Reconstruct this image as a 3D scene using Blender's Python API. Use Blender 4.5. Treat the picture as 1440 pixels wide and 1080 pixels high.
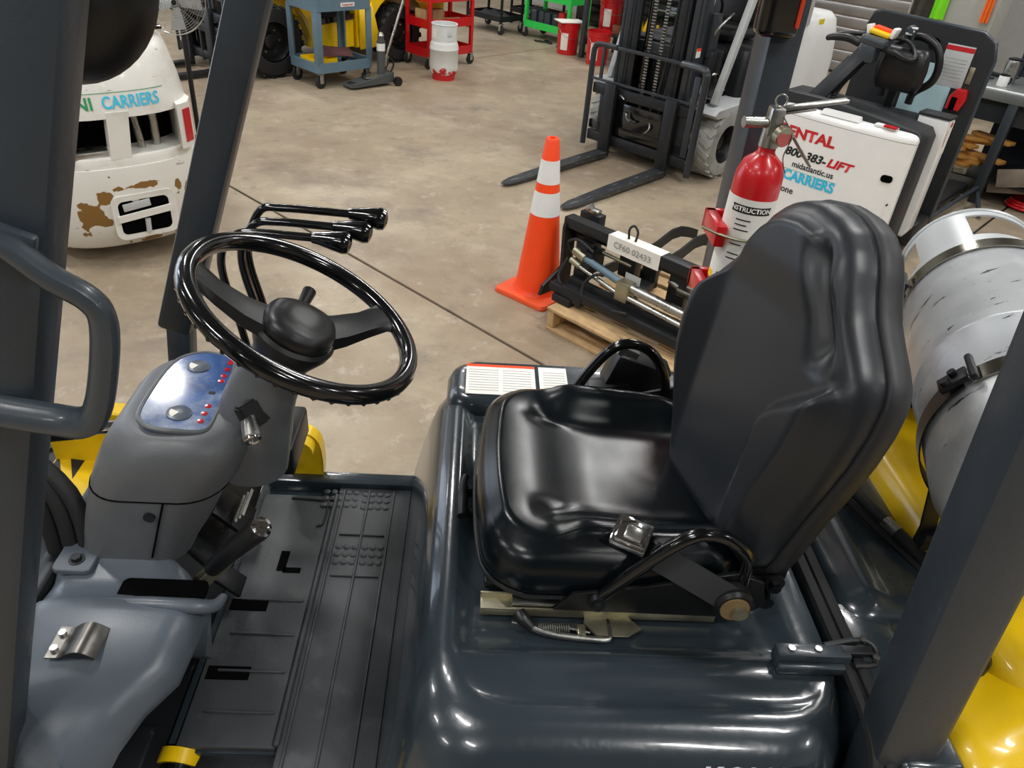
import bpy, bmesh, math, random
from math import sin, cos, pi, radians, sqrt, atan2
from mathutils import Vector, Matrix, Euler, noise
random.seed(7)
for o in list(bpy.data.objects): bpy.data.objects.remove(o)
scene = bpy.context.scene
COL = scene.collection

# ------------------------------------------------------------------ camera
cd = bpy.data.cameras.new('camera'); cam = bpy.data.objects.new('camera', cd); COL.objects.link(cam)
cd.sensor_width = 36.0; cd.lens = 36.0 * 1070.0 / 1440.0; cd.clip_start = 0.02; cd.clip_end = 100
_R = Matrix(((0.996857, -0.051174, -0.060479), (-0.020868, 0.566826, -0.823573), (0.076427, 0.822246, 0.563977)))
#CAMROT
cam.matrix_world = Matrix.Translation((0, 0, 2.0)) @ _R.to_4x4()
scene.camera = cam

# ------------------------------------------------------------------ light and exposure
vs = scene.view_settings
vs.view_transform = 'Standard'; vs.look = 'None'; vs.gamma = 1.0; vs.use_curve_mapping = False
vs.exposure = 0.10
world = bpy.data.worlds.new('hall_ambient'); scene.world = world; world.use_nodes = True
world.node_tree.nodes['Background'].inputs[0].default_value = (0.75, 0.8, 0.9, 1)
world.node_tree.nodes['Background'].inputs[1].default_value = 0.25
CEIL = 5.6
LAMPS = [(x, y) for x in (-7.2, -2.4, 2.4, 7.2) for y in (-4.2, -0.6, 3.0, 6.6, 10.2, 13.8)]
for x, y in LAMPS:
    ld = bpy.data.lights.new('strip_lamp', 'AREA'); ld.shape = 'RECTANGLE'; ld.size = 0.24; ld.size_y = 1.3
    ld.energy = 82.0; ld.color = (1.0, 0.99, 0.975)
    lo = bpy.data.objects.new('strip_lamp', ld); COL.objects.link(lo)
    lo.location = Matrix.Rotation(radians(0), 3, 'Z') @ Vector((x, y, CEIL - 0.36)); lo.rotation_euler = (0, 0, radians(45))

# ------------------------------------------------------------------ materials
def lin(c):
    if isinstance(c, str):
        c = tuple(int(c[i:i + 2], 16) / 255 for i in (0, 2, 4))
    return tuple((v / 12.92 if v <= 0.04045 else ((v + 0.055) / 1.055) ** 2.4) for v in c) + (1.0,)
MATS = {}
def mat(name, c, rough=0.5, metal=0.0, coat=0.0, var=0.06, vscale=14.0, bump=0.0, bscale=220.0, spots=None, emit=None, rvar=0.0, trans=0.0, spec=0.5):
    """spots = list of (hex colour, noise scale, threshold lo, hi, detail)"""
    if name in MATS: return MATS[name]
    m = bpy.data.materials.new(name); m.use_nodes = True; nt = m.node_tree; N = nt.nodes; L = nt.links
    b = N['Principled BSDF']; base = lin(c)
    b.inputs['Roughness'].default_value = rough; b.inputs['Metallic'].default_value = metal
    b.inputs['Coat Weight'].default_value = coat; b.inputs['Coat Roughness'].default_value = 0.08
    b.inputs['Specular IOR Level'].default_value = spec
    if trans: b.inputs['Transmission Weight'].default_value = trans
    tc = N.new('ShaderNodeTexCoord')
    nz = N.new('ShaderNodeTexNoise'); nz.inputs['Scale'].default_value = vscale; nz.inputs['Detail'].default_value = 5
    L.new(tc.outputs['Object'], nz.inputs['Vector'])
    mx = N.new('ShaderNodeMix'); mx.data_type = 'RGBA'
    mx.inputs[6].default_value = tuple(max(0, v * (1 - var * 2.2)) for v in base[:3]) + (1,)
    mx.inputs[7].default_value = tuple(min(1, v * (1 + var * 2.2)) for v in base[:3]) + (1,)
    L.new(nz.outputs['Fac'], mx.inputs[0]); col = mx.outputs[2]
    for s in (spots or []):
        n2 = N.new('ShaderNodeTexNoise'); n2.inputs['Scale'].default_value = s[1]; n2.inputs['Detail'].default_value = s[4] if len(s) > 4 else 6
        n2.inputs['Roughness'].default_value = 0.62
        mp = N.new('ShaderNodeMapping'); mp.inputs['Location'].default_value = (s[1] * .37, s[2] * 5, s[1] * .11)
        if len(s) > 5: mp.inputs['Scale'].default_value = s[5]
        L.new(tc.outputs['Object'], mp.inputs[0]); L.new(mp.outputs[0], n2.inputs['Vector'])
        r = N.new('ShaderNodeMapRange'); r.inputs[1].default_value = s[2]; r.inputs[2].default_value = s[3]
        L.new(n2.outputs['Fac'], r.inputs[0])
        m2 = N.new('ShaderNodeMix'); m2.data_type = 'RGBA'; m2.inputs[7].default_value = lin(s[0])
        L.new(r.outputs[0], m2.inputs[0]); L.new(col, m2.inputs[6]); col = m2.outputs[2]
    L.new(col, b.inputs['Base Color'])
    if rvar:
        r = N.new('ShaderNodeMapRange'); r.inputs[3].default_value = max(0.02, rough - rvar); r.inputs[4].default_value = min(1, rough + rvar)
        r.inputs[1].default_value = .3; r.inputs[2].default_value = .7
        L.new(nz.outputs['Fac'], r.inputs[0]); L.new(r.outputs[0], b.inputs['Roughness'])
    if bump:
        n3 = N.new('ShaderNodeTexNoise'); n3.inputs['Scale'].default_value = bscale; n3.inputs['Detail'].default_value = 3
        L.new(tc.outputs['Object'], n3.inputs['Vector'])
        bp = N.new('ShaderNodeBump'); bp.inputs['Strength'].default_value = bump; bp.inputs['Distance'].default_value = 0.002
        L.new(n3.outputs['Fac'], bp.inputs['Height']); L.new(bp.outputs[0], b.inputs['Normal'])
    if emit:
        b.inputs['Emission Color'].default_value = lin(emit[0]); b.inputs['Emission Strength'].default_value = emit[1]
    MATS[name] = m; return m

M_slate = mat('slate_paint', '343c43', 0.34, coat=0.25, var=.05, bump=.15, bscale=90, spots=[('6a747b', 60, .70, .78)])
M_hood = mat('glossy_slate_paint', '2b343a', 0.24, coat=0.6, var=.05, bump=.22, bscale=55, spots=[('7c878d', 70, .73, .78)])
M_guard = mat('guard_paint', '30373e', 0.42, coat=0.1, var=.05, bump=.2, bscale=160)
M_yellow = mat('yellow_paint', 'f0c60a', 0.32, coat=0.35, var=.05, vscale=5, spots=[('8a6a18', 9, .74, .84)])
M_vinyl = mat('black_vinyl', '0c1216', 0.22, spec=.38, var=.06, bump=.05, bscale=700, rvar=.03)
M_vinyl2 = mat('satin_black_vinyl', '1c1d20', 0.42, var=.08, bump=.08, bscale=700)
M_black = mat('black_plastic', '131416', 0.38, var=.1, bump=.06)
M_gloss = mat('gloss_black', '0b0c0e', 0.14, coat=.5, var=.05)
M_rubber = mat('black_rubber', '191a1c', 0.62, var=.12, bump=.25, bscale=120)
M_mat = mat('floor_rubber', '3c3f42', 0.5, var=.14, vscale=9, bump=.35, bscale=150, spots=[('5a5d5e', 7, .55, .75)])
M_cowl = mat('grey_moulded_plastic', '5d6063', 0.38, var=.05, bump=.22, bscale=500)
M_cowl2 = mat('blue_grey_moulding', '535b64', 0.34, var=.06, bump=.12, bscale=400)
M_steel = mat('bare_steel', 'b4b4b0', 0.3, metal=1.0, var=.12, bump=.05, rvar=.1)
M_chrome = mat('chrome', 'd8d8d8', 0.08, metal=1.0, var=.03)
M_zinc = mat('zinc_plate', 'a9a48c', 0.38, metal=.85, var=.15, rvar=.12)
M_dsteel = mat('dark_steel', '2a2c2f', 0.4, metal=.5, var=.15, bump=.15, bscale=80, spots=[('6b6660', 22, .66, .76)])
M_white = mat('white_paint', 'e9eae8', 0.35, coat=.3, var=.02)
M_offwhite = mat('scuffed_white_paint', 'e4e3dc', 0.4, coat=.15, var=.04, vscale=6, spots=[('8b8880', 13, .66, .70, 9, (1, 1, 4)), ('c9c6ba', 4, .5, .7)])
M_lgrey = mat('light_grey_paint', 'b9bcbd', 0.4, var=.04)
M_red = mat('red_paint', 'c8141b', 0.3, coat=.3, var=.05)
M_green = mat('bright_green_paint', '2fd457', 0.4, var=.05)
M_orange = mat('orange_vinyl', 'ff4a12', 0.45, var=.03)
M_reflw = mat('reflective_white', 'eceded', 0.35, var=.03)
M_wood = mat('pale_wood', 'c0a074', 0.7, var=.25, vscale=9, bump=.4, bscale=60, spots=[('7d6244', 6, .55, .75, 6, (1, 6, 6))])
M_paper = mat('paper_label', 'eeece4', 0.55, var=.02)
M_bluecart = mat('grey_cart_plastic', '5f7786', 0.55, var=.06, bump=.2)
M_ink = mat('black_ink', '15161a', 0.6, var=.0)
M_redink = mat('red_ink', 'c21c24', 0.5, var=.0)
M_cyan = mat('cyan_ink', '35bfe4', 0.5, var=.0)
M_greenink = mat('green_ink', '25945a', 0.5, var=.0)
M_silverink = mat('silver_ink', 'c8cacc', 0.35, var=.0)
M_brown = mat('exposed_brown_primer', '8a6428', 0.7, var=.25, vscale=30, bump=.5, bscale=60)
M_dark = mat('opening_shade_and_seam', '050506', 0.9, var=.0, spec=0.05)  # near-black painted for shade inside slots and openings, also seam lines
M_redlens = mat('red_lens', 'c01420', 0.2, coat=.5, var=.02)
M_orangelens = mat('orange_lens', 'd8401c', 0.2, coat=.5, var=.02)

# ------------------------------------------------------------------ mesh helpers
def frame(a, b):
    """matrix whose z runs from a to b, origin a"""
    a = Vector(a); b = Vector(b); z = (b - a).normalized()
    x = z.orthogonal().normalized() if abs(z.z) > .95 else z.cross(Vector((0, 0, 1))).normalized()
    y = z.cross(x)
    m = Matrix((x, y, z)).transposed().to_4x4(); m.translation = a; return m
def basis(o, x, y, z=None):
    x = Vector(x).normalized(); y = Vector(y).normalized()
    z = Vector(z).normalized() if z is not None else x.cross(y).normalized()
    m = Matrix((x, y, z)).transposed().to_4x4(); m.translation = Vector(o); return m
def rrect(x0, x1, y0, y1, r, n=5):
    r = max(1e-4, min(r, (x1 - x0) / 2 - 1e-4, (y1 - y0) / 2 - 1e-4)); P = []
    for cx, cy, a0 in ((x1 - r, y1 - r, 0), (x0 + r, y1 - r, 90), (x0 + r, y0 + r, 180), (x1 - r, y0 + r, 270)):
        for k in range(n + 1):
            a = radians(a0 + 90 * k / n); P.append((cx + r * cos(a), cy + r * sin(a)))
    return P
def dense(P, d):
    """closed polygon with long edges cut to at most d"""
    Q = []
    for i, p in enumerate(P):
        q = P[(i + 1) % len(P)]; L = math.dist(p, q); k = max(1, int(math.ceil(L / d)))
        for j in range(k): Q.append((p[0] + (q[0] - p[0]) * j / k, p[1] + (q[1] - p[1]) * j / k))
    return Q
def smooth_path(pts, k=6, closed=False):
    P = [Vector(p) for p in pts]; n = len(P); out = []
    for i in range(n if closed else n - 1):
        p0 = P[(i - 1) % n] if closed or i > 0 else P[0] * 2 - P[1]
        p1 = P[i]; p2 = P[(i + 1) % n]
        p3 = P[(i + 2) % n] if closed or i + 2 < n else P[-1] * 2 - P[-2]
        for j in range(k):
            t = j / k; out.append(0.5 * ((2 * p1) + (p2 - p0) * t + (2 * p0 - 5 * p1 + 4 * p2 - p3) * t * t + (3 * p1 - p0 - 3 * p2 + p3) * t ** 3))
    if not closed: out.append(P[-1])
    return out
OFF = {}
class MB:
    def __init__(s): s.bm = bmesh.new(); s.M = Matrix.Identity(4)
    def _v(s, p): return s.bm.verts.new(s.M @ Vector(p))
    def box(s, c, size, rot=None, bev=0.0, seg=2):
        t = bmesh.new(); bmesh.ops.create_cube(t, size=1.0)
        bmesh.ops.scale(t, vec=Vector(size), verts=t.verts)
        if bev: bmesh.ops.bevel(t, geom=t.edges[:], offset=bev, segments=seg, affect='EDGES', profile=.5)
        R = Matrix.Identity(4)
        if rot is not None: R = rot.to_4x4() if isinstance(rot, Matrix) else Euler(rot).to_matrix().to_4x4()
        s._add(t, s.M @ Matrix.Translation(Vector(c)) @ R); return s
    def _add(s, t, X):
        mp = {v: s.bm.verts.new(X @ v.co) for v in t.verts}
        for f in t.faces:
            try: s.bm.faces.new([mp[v] for v in f.verts])
            except ValueError: pass
        t.free()
    def b2(s, x0, x1, y0, y1, z0, z1, bev=0.0, seg=2):
        return s.box(((x0 + x1) / 2, (y0 + y1) / 2, (z0 + z1) / 2), (x1 - x0, y1 - y0, z1 - z0), None, bev, seg)
    def beam(s, a, b, w, d, up=(0, 1, 0), bev=0.0):
        """box section from a to b; w across, d along up"""
        a = Vector(a); b = Vector(b); z = (b - a).normalized(); y = Vector(up); y = (y - z * y.dot(z)).normalized(); x = y.cross(z)
        R = Matrix((x, y, z)).transposed()
        return s.box((a + b) / 2, (w, d, (b - a).length), R, bev)
    def loft(s, rings, cap=True, closed=True):
        V = [[s._v(p) for p in r] for r in rings]; n = len(V[0])
        for a, b in zip(V, V[1:]):
            for i in range(n if closed else n - 1):
                j = (i + 1) % n
                try: s.bm.faces.new((a[i], a[j], b[j], b[i]))
                except ValueError: pass
        if cap and closed:
            for r, rev in ((V[0], True), (V[-1], False)):
                try: s.bm.faces.new(r[::-1] if rev else r)
                except ValueError: pass
        return s
    def tube(s, pts, r, n=10, closed=False, k=0, cap=True, flat=1.0):
        P = smooth_path(pts, k, closed) if k else [Vector(p) for p in pts]
        m = len(P); R = r if hasattr(r, '__len__') else [r] * m
        if len(R) != m: R = [R[min(len(R) - 1, int(round(i * (len(R) - 1) / (m - 1))))] if not k else (lambda t: R[int(t)] + (R[min(int(t) + 1, len(R) - 1)] - R[int(t)]) * (t - int(t)))(i * (len(R) - 1) / (m - 1)) for i in range(m)]
        rings = []; up = None
        for i in range(m):
            d = (P[(i + 1) % m] - P[i - 1]) if closed else (P[min(i + 1, m - 1)] - P[max(i - 1, 0)])
            d.normalize()
            up = d.orthogonal().normalized() if up is None else (up - d * up.dot(d)).normalized()
            w = d.cross(up)
            rings.append([P[i] + (up * cos(2 * pi * j / n) + w * sin(2 * pi * j / n) * flat) * R[i] for j in range(n)])
        if closed: rings.append(rings[0]); return s.loft(rings, cap=False)
        return s.loft(rings, cap)
    def cyl(s, a, b, r, r2=None, n=20, bev=0.0):
        F = frame(a, b); L = (Vector(b) - Vector(a)).length; r2 = r if r2 is None else r2
        prof = [(r, 0), (r2, L)] if not bev else [(r - bev, 0), (r, bev), (r2, L - bev), (r2 - bev, L)]
        return s.loft([[F @ Vector((p[0] * cos(2 * pi * j / n), p[0] * sin(2 * pi * j / n), p[1])) for j in range(n)] for p in prof])
    def lathe(s, prof, M=None, n=32, cap=True):
        M = M or Matrix.Identity(4)
        return s.loft([[M @ Vector((p[0] * cos(2 * pi * j / n), p[0] * sin(2 * pi * j / n), p[1])) for j in range(n)] for p in prof], cap)
    def torus(s, M, R, r, n=40, m=10, flat=1.0):
        return s.tube([M @ Vector((R * cos(2 * pi * j / n), R * sin(2 * pi * j / n), 0)) for j in range(n)], r, m, True)
    def prism(s, poly, M, h, bev=0.0):
        """2D polygon extruded by h along M's z"""
        if bev:
            cx = sum(p[0] for p in poly) / len(poly); cy = sum(p[1] for p in poly) / len(poly)
            def sc(p, d):
                v = Vector((p[0] - cx, p[1] - cy)); L = v.length; v = v * ((L - d) / L if L > d else 1); return (cx + v.x, cy + v.y)
            rings = [[M @ Vector((*sc(p, bev), 0)) for p in poly], [M @ Vector((*p, bev)) for p in poly], [M @ Vector((*p, h - bev)) for p in poly], [M @ Vector((*sc(p, bev), h)) for p in poly]]
        else: rings = [[M @ Vector((*p, 0)) for p in poly], [M @ Vector((*p, h)) for p in poly]]
        return s.loft(rings)
    def rrs(s, rings, n=5, M=None, cap=True, d=None):
        """rings of rounded rectangles (x0,x1,y0,y1,r,z)"""
        M = M or Matrix.Identity(4)
        out = []
        base = rrect(-1, 1, -1, 1, .3, n)
        for q in rings:
            out.append([M @ Vector((p[0], p[1], q[5])) for p in rrect(q[0], q[1], q[2], q[3], q[4], n)])
        return s.loft(out, cap)
    def pillow(s, outline, rim, top, c, M=None, nin=14):
        """closed outline scaled about c: rim = [(scale, z)...] from the underside up, then rings to the centre at z = top(x, y)"""
        M = M or Matrix.Identity(4); rings = []
        for sc, z in rim:
            rings.append([M @ Vector((c[0] + (p[0] - c[0]) * sc, c[1] + (p[1] - c[1]) * sc, z + 0)) for p in outline])
        s0, z0 = rim[-1]
        for k in range(1, nin + 1):
            sc = s0 * (1 - k / nin) ** 0.9 + 1e-3; w = min(1, k / 3.0); w = w * w * (3 - 2 * w); r = []
            for p in outline:
                x = c[0] + (p[0] - c[0]) * sc; y = c[1] + (p[1] - c[1]) * sc
                r.append(M @ Vector((x, y, z0 * (1 - w) + top(x, y) * w)))
            rings.append(r)
        return s.loft(rings)
    def sheet(s, f, nu, nv, th=0.0):
        """grid f(u, v) with u, v in 0..1; th gives it thickness along the normal"""
        G = [[Vector(f(i / nu, j / nv)) for j in range(nv + 1)] for i in range(nu + 1)]
        V = [[s._v(p) for p in r] for r in G]
        for i in range(nu):
            for j in range(nv): s.bm.faces.new((V[i][j], V[i + 1][j], V[i + 1][j + 1], V[i][j + 1]))
        if th:
            W = []
            for i in range(nu + 1):
                r = []
                for j in range(nv + 1):
                    a = G[min(i + 1, nu)][j] - G[max(i - 1, 0)][j]; b = G[i][min(j + 1, nv)] - G[i][max(j - 1, 0)]
                    r.append(s._v(G[i][j] - a.cross(b).normalized() * th))
                W.append(r)
            for i in range(nu):
                for j in range(nv): s.bm.faces.new((W[i][j], W[i][j + 1], W[i + 1][j + 1], W[i + 1][j]))
            B = [(i, 0) for i in range(nu)] + [(nu, j) for j in range(nv)] + [(i, nv) for i in range(nu, 0, -1)] + [(0, j) for j in range(nv, 0, -1)]
            for q in range(len(B)):
                a = B[q]; b = B[(q + 1) % len(B)]
                try: s.bm.faces.new((V[a[0]][a[1]], W[a[0]][a[1]], W[b[0]][b[1]], V[b[0]][b[1]]))
                except ValueError: pass
        return s
    def builds(s, name, m, parent, ang=38):
        """the same, but every separate piece becomes an object of its own"""
        bm = s.bm; bmesh.ops.remove_doubles(bm, verts=bm.verts, dist=1e-5); seen = set(); out = []
        for v0 in bm.verts:
            if v0 in seen: continue
            isl = []; st = [v0]; seen.add(v0)
            while st:
                v = st.pop(); isl.append(v)
                for e in v.link_edges:
                    w = e.other_vert(v)
                    if w not in seen: seen.add(w); st.append(w)
            q = MB(); mp = {v: q.bm.verts.new(v.co) for v in isl}
            for f in {f for v in isl for f in v.link_faces}:
                q.bm.faces.new([mp[v] for v in f.verts])
            out.append(q.build(name, m, parent, None, ang))
        bm.free(); return out
    def build(s, name, m, parent=None, label=None, ang=38, kind=None):
        bm = s.bm
        bmesh.ops.remove_doubles(bm, verts=bm.verts, dist=1e-5)
        bmesh.ops.recalc_face_normals(bm, faces=bm.faces)
        lo = Vector([min(v.co[i] for v in bm.verts) for i in range(3)]); hi = Vector([max(v.co[i] for v in bm.verts) for i in range(3)])
        c = (lo + hi) / 2
        if parent is None: c.z = lo.z
        bmesh.ops.translate(bm, vec=-c, verts=bm.verts)
        me = bpy.data.meshes.new(name); bm.to_mesh(me); bm.free()
        for p in me.polygons: p.use_smooth = True
        me.set_sharp_from_angle(angle=radians(ang))
        me.materials.append(m)
        o = bpy.data.objects.new(name, me); COL.objects.link(o)
        OFF[o] = c.copy()
        if parent is not None: o.parent = parent; o.location = c - OFF[parent]
        else: o.location = c
        if label: o['label'] = label
        if kind: o['kind'] = kind
        return o
def thing(name, label, cat, loc, rz=0.0, group=None, world=False):
    o = bpy.data.objects.new(name, None); COL.objects.link(o); o.empty_display_size = .1
    o.location = loc; o.rotation_euler = (0, 0, rz); o['label'] = label; o['category'] = cat
    if group: o['group'] = group
    OFF[o] = Vector(loc) if world else Vector((0, 0, 0))
    return o
def tag(o, label, cat, group=None):
    o['label'] = label; o['category'] = cat
    if group: o['group'] = group
    return o
def dup(o, parent=None):
    c = o.copy(); COL.objects.link(c); c.parent = parent; OFF[c] = OFF[o]
    for ch in [x for x in bpy.data.objects if x.parent == o]:
        dup(ch, c)
    return c
def copy_mesh(o, delta, parent):
    """an alike piece moved by delta, sharing mesh data"""
    c = o.copy(); COL.objects.link(c); c.parent = parent; c.location = o.location + Vector(delta); OFF[c] = OFF[o] + Vector(delta)
    return c
def lettering(s, size, m, parent, M, name='lettering', bold=0.0, shear=0.0, depth=0.0006, warp=None, label=None, align='CENTER', sx=1.0):
    cu = bpy.data.curves.new('lettering', 'FONT'); cu.body = s; cu.size = size; cu.align_x = align; cu.align_y = 'CENTER'
    cu.offset = bold * size; cu.shear = shear; cu.resolution_u = 3; cu.extrude = 0
    t = bpy.data.objects.new('tmp', cu); COL.objects.link(t)
    dg = bpy.context.evaluated_depsgraph_get(); me = bpy.data.meshes.new_from_object(t.evaluated_get(dg))
    bpy.data.objects.remove(t); bpy.data.curves.remove(cu)
    b = MB(); b.bm.from_mesh(me); bpy.data.meshes.remove(me)
    for v in b.bm.verts:
        p = Vector((v.co.x * sx, v.co.y, v.co.z + depth)); v.co = warp(p) if warp else M @ p
    bmesh.ops.remove_doubles(b.bm, verts=b.bm.verts, dist=1e-5)
    bm = b.bm; lo = Vector([min(v.co[i] for v in bm.verts) for i in range(3)]); hi = Vector([max(v.co[i] for v in bm.verts) for i in range(3)])
    c = (lo + hi) / 2; bmesh.ops.translate(bm, vec=-c, verts=bm.verts)
    me = bpy.data.meshes.new(name); bm.to_mesh(me); bm.free(); me.materials.append(m)
    o = bpy.data.objects.new(name, me); COL.objects.link(o); OFF[o] = c; o.parent = parent; o.location = c - OFF[parent]
    if label: o['label'] = label
    return o
def sstep(a, b, x):
    t = max(0.0, min(1.0, (x - a) / (b - a))); return t * t * (3 - 2 * t)
def lerp(a, b, t): return a + (b - a) * t
def interp(tab, x):
    if x <= tab[0][0]: return tab[0][1]
    for (a, u), (b, v) in zip(tab, tab[1:]):
        if x <= b: return u + (v - u) * (x - a) / (b - a)
    return tab[-1][1]
# ------------------------------------------------------------------ the hall: floor slabs, walls, ceiling
def concrete():
    m = bpy.data.materials.new('worn_concrete'); m.use_nodes = True; nt = m.node_tree; N = nt.nodes; L = nt.links
    b = N['Principled BSDF']; g = N.new('ShaderNodeNewGeometry')
    def nz(scale, det, rough=.55, sc=None, rot=0):
        n = N.new('ShaderNodeTexNoise'); n.inputs['Scale'].default_value = scale; n.inputs['Detail'].default_value = det; n.inputs['Roughness'].default_value = rough
        mp = N.new('ShaderNodeMapping'); mp.inputs['Rotation'].default_value = (0, 0, rot)
        if sc: mp.inputs['Scale'].default_value = sc
        L.new(g.outputs['Position'], mp.inputs[0]); L.new(mp.outputs[0], n.inputs['Vector']); return n.outputs['Fac']
    def rng(v, a, b2, c, d):
        r = N.new('ShaderNodeMapRange'); r.inputs[1].default_value = a; r.inputs[2].default_value = b2; r.inputs[3].default_value = c; r.inputs[4].default_value = d
        L.new(v, r.inputs[0]); return r.outputs[0]
    def mix(f, a, c):
        x = N.new('ShaderNodeMix'); x.data_type = 'RGBA'; L.new(f, x.inputs[0])
        if isinstance(a, tuple): x.inputs[6].default_value = a
        else: L.new(a, x.inputs[6])
        x.inputs[7].default_value = c; return x.outputs[2]
    c = mix(rng(nz(.9, 6), .38, .62, 0, 1), lin('a5967f'), lin('8e7f6b'))
    c = mix(rng(nz(1.5, 10, .70, (1, 1.2, 1), .6), .50, .72, 0, .75), c, lin('bcae99'))
    c = mix(rng(nz(1.3, 10, .7, (1, 1.2, 1), -.9), .54, .72, 0, .7), c, lin('665f57'))
    c = mix(rng(nz(.45, 3), .50, .66, 0, .5), c, lin('917a62'))
    c = mix(rng(nz(34, 6, .7), .60, .72, 0, .35), c, lin('7a6f62'))
    c = mix(rng(nz(12, 4, .7, (1, 6, 1), .3), .68, .74, 0, .5), c, lin('d2c8ba'))
    c = mix(rng(nz(5.5, 12, .76, (1, 1.1, 1), 1.1), .54, .66, 0, .5), c, lin('6b6155'))
    c = mix(rng(nz(5.2, 12, .76, (1.2, 1, 1), .2), .56, .68, 0, .5), c, lin('c9bfb1'))
    c = mix(rng(nz(.8, 9, .66, (1, 1.4, 1), 2.0), .56, .68, 0, .6), c, lin('6e6254'))
    c = mix(rng(nz(22, 3, .5, (1, 9, 1), -.7), .70, .74, 0, .6), c, lin('4c463f'))
    L.new(c, b.inputs['Base Color'])
    L.new(rng(nz(1.8, 5), .35, .65, .38, .62), b.inputs['Roughness'])
    bp = N.new('ShaderNodeBump'); bp.inputs['Strength'].default_value = .25; bp.inputs['Distance'].default_value = .004
    L.new(nz(40, 6), bp.inputs['Height']); L.new(bp.outputs[0], b.inputs['Normal']); return m
M_conc = concrete()
R45 = Matrix.Rotation(radians(45), 4, 'Z')
# 45-degree grid: u runs along (1, 1), w along (-1, 1)
U0, U1, W0, W1 = -11.5, 10.99, -11.0, 12.0
b = MB(); b.M = R45; b.b2(U0 - .3, U1 + .3, W0 - .3, W1 + .3, -.35, -.018)
floor = b.build('floor', mat('joint_filler', '2a2522', .8)); floor['kind'] = 'structure'
us = [U0, 2.455 - 6.2, 2.455, 8.655, U1]; ws = [W0, 1.07 - 6, 1.07, 7.07, W1]
for i in range(4):
    for j in range(4):
        b = MB(); b.M = R45; g = .009
        b.b2(us[i] + g, us[i + 1] - g, ws[j] + g, ws[j + 1] - g, -.017, 0, .003, 1); b.build('slab', M_conc, floor)
M_wall = mat('painted_block_wall', 'a9a9a5', .7, var=.05, bump=.3, bscale=12)
M_ceil = mat('ceiling_deck', '6a6c70', .8, var=.08)
def wall(nm, u0, u1, w0, w1):
    b = MB(); b.M = R45; b.b2(u0, u1, w0, w1, 0, CEIL); o = b.build(nm, M_wall); o['kind'] = 'structure'; return o
wr = wall('wall_right', U1, U1 + .2, W0, W1); wall('wall_left', U0 - .2, U0, W0, W1); wall('wall_back', U0, U1, W1, W1 + .2); wall('wall_front', U0, U1, W0 - .2, W0)
b = MB(); b.M = R45; b.b2(U0 - .2, U1 + .2, W0 - .2, W1 + .2, CEIL, CEIL + .2); o = b.build('ceiling', M_ceil); o['kind'] = 'structure'
M_tube = mat('lit_tube', 'ffffff', .5, emit=('fff6ea', 6.0))
# added unseen glowing panes in the back wall, for soft cool reflections on the seat
b = MB(); b.M = R45
for k in range(5):
    for j in range(4):
        b.b2(-3.0 + k * 1.0 + .05, -2.0 + k * 1.0 - .05, W1 - .03, W1 - .01, .5 + j * 1.15, 1.5 + j * 1.15 + .05)
glow_panes = b.builds('added_glow_pane', mat('added_pane_glow', 'dfe8f2', .4, emit=('dbe8ff', 2.6)), None)
for o in glow_panes: o['kind'] = 'structure'
b = MB(); b.M = R45
for k in range(6): b.b2(-3.04 + k, -2.96 + k, W1 - .06, W1, 0, 5.2)
for j in range(5): b.b2(-3.0, 2.0, W1 - .055, W1, .36 + j * 1.15, .48 + j * 1.15)
o = b.build('added_pane_frame', M_slate); o['kind'] = 'structure'  # bars framing the added glowing panes
fx0 = None
for x, y in LAMPS:
    if fx0 is None:
        fx0 = thing('ceiling_lamp', 'long white strip lamp hanging from the hall ceiling', 'lamp', (x, y, CEIL - .34), radians(45), 'strip lamps under the ceiling')
        b = MB(); b.rrs([(-.09, .09, -.7, .7, .01, .10), (-.17, .17, -.7, .7, .01, .03), (-.17, .17, -.7, .7, .01, .0), (-.15, .15, -.68, .68, .01, .0), (-.08, .08, -.68, .68, .01, .08)]); b.build('reflector', M_white, fx0)
        b = MB(); b.cyl((-.0, -.5, .1), (0, -.5, .335), .004); b.cyl((0, .5, .1), (0, .5, .335), .004); b.build('hanger', M_steel, fx0)
        for sx in (-.06, .06): b = MB(); b.cyl((sx, -.64, .035), (sx, .64, .035), .013); b.build('tube', M_tube, fx0)
    else:
        c = dup(fx0); c.location = (x, y, CEIL - .34)
# ------------------------------------------------------------------ the near forklift (x to the rear, camera on its left side)
TC = (0.35, 1.12, 0.0)
truck = thing('forklift', 'near forklift with black seat and slate hood, filling the foreground', 'forklift', TC, world=True)
# chassis and floor
b = MB(); b.b2(-1.25, 1.5, .72, 1.52, .26, .585, .03); b.b2(-.12, .95, .60, 1.64, .38, .56, .04); chassis = b.build('chassis', M_dsteel, truck)
b = MB(); b.b2(-.305, -.12, .62, 1.535, .585, .60, .004); b.b2(-.52, -.30, .785, 1.535, .585, .60, .004); b.b2(-.50, -.12, 1.50, 1.545, .585, .632, .006)
b.prism([(-.50, 1.54), (-.44, 1.60), (-.36, 1.545), (-.12, 1.545), (-.12, 1.52), (-.50, 1.50)], Matrix.Translation((0, 0, .60)), .02, .002)
b.build('floor_plate', M_hood, truck)
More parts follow.
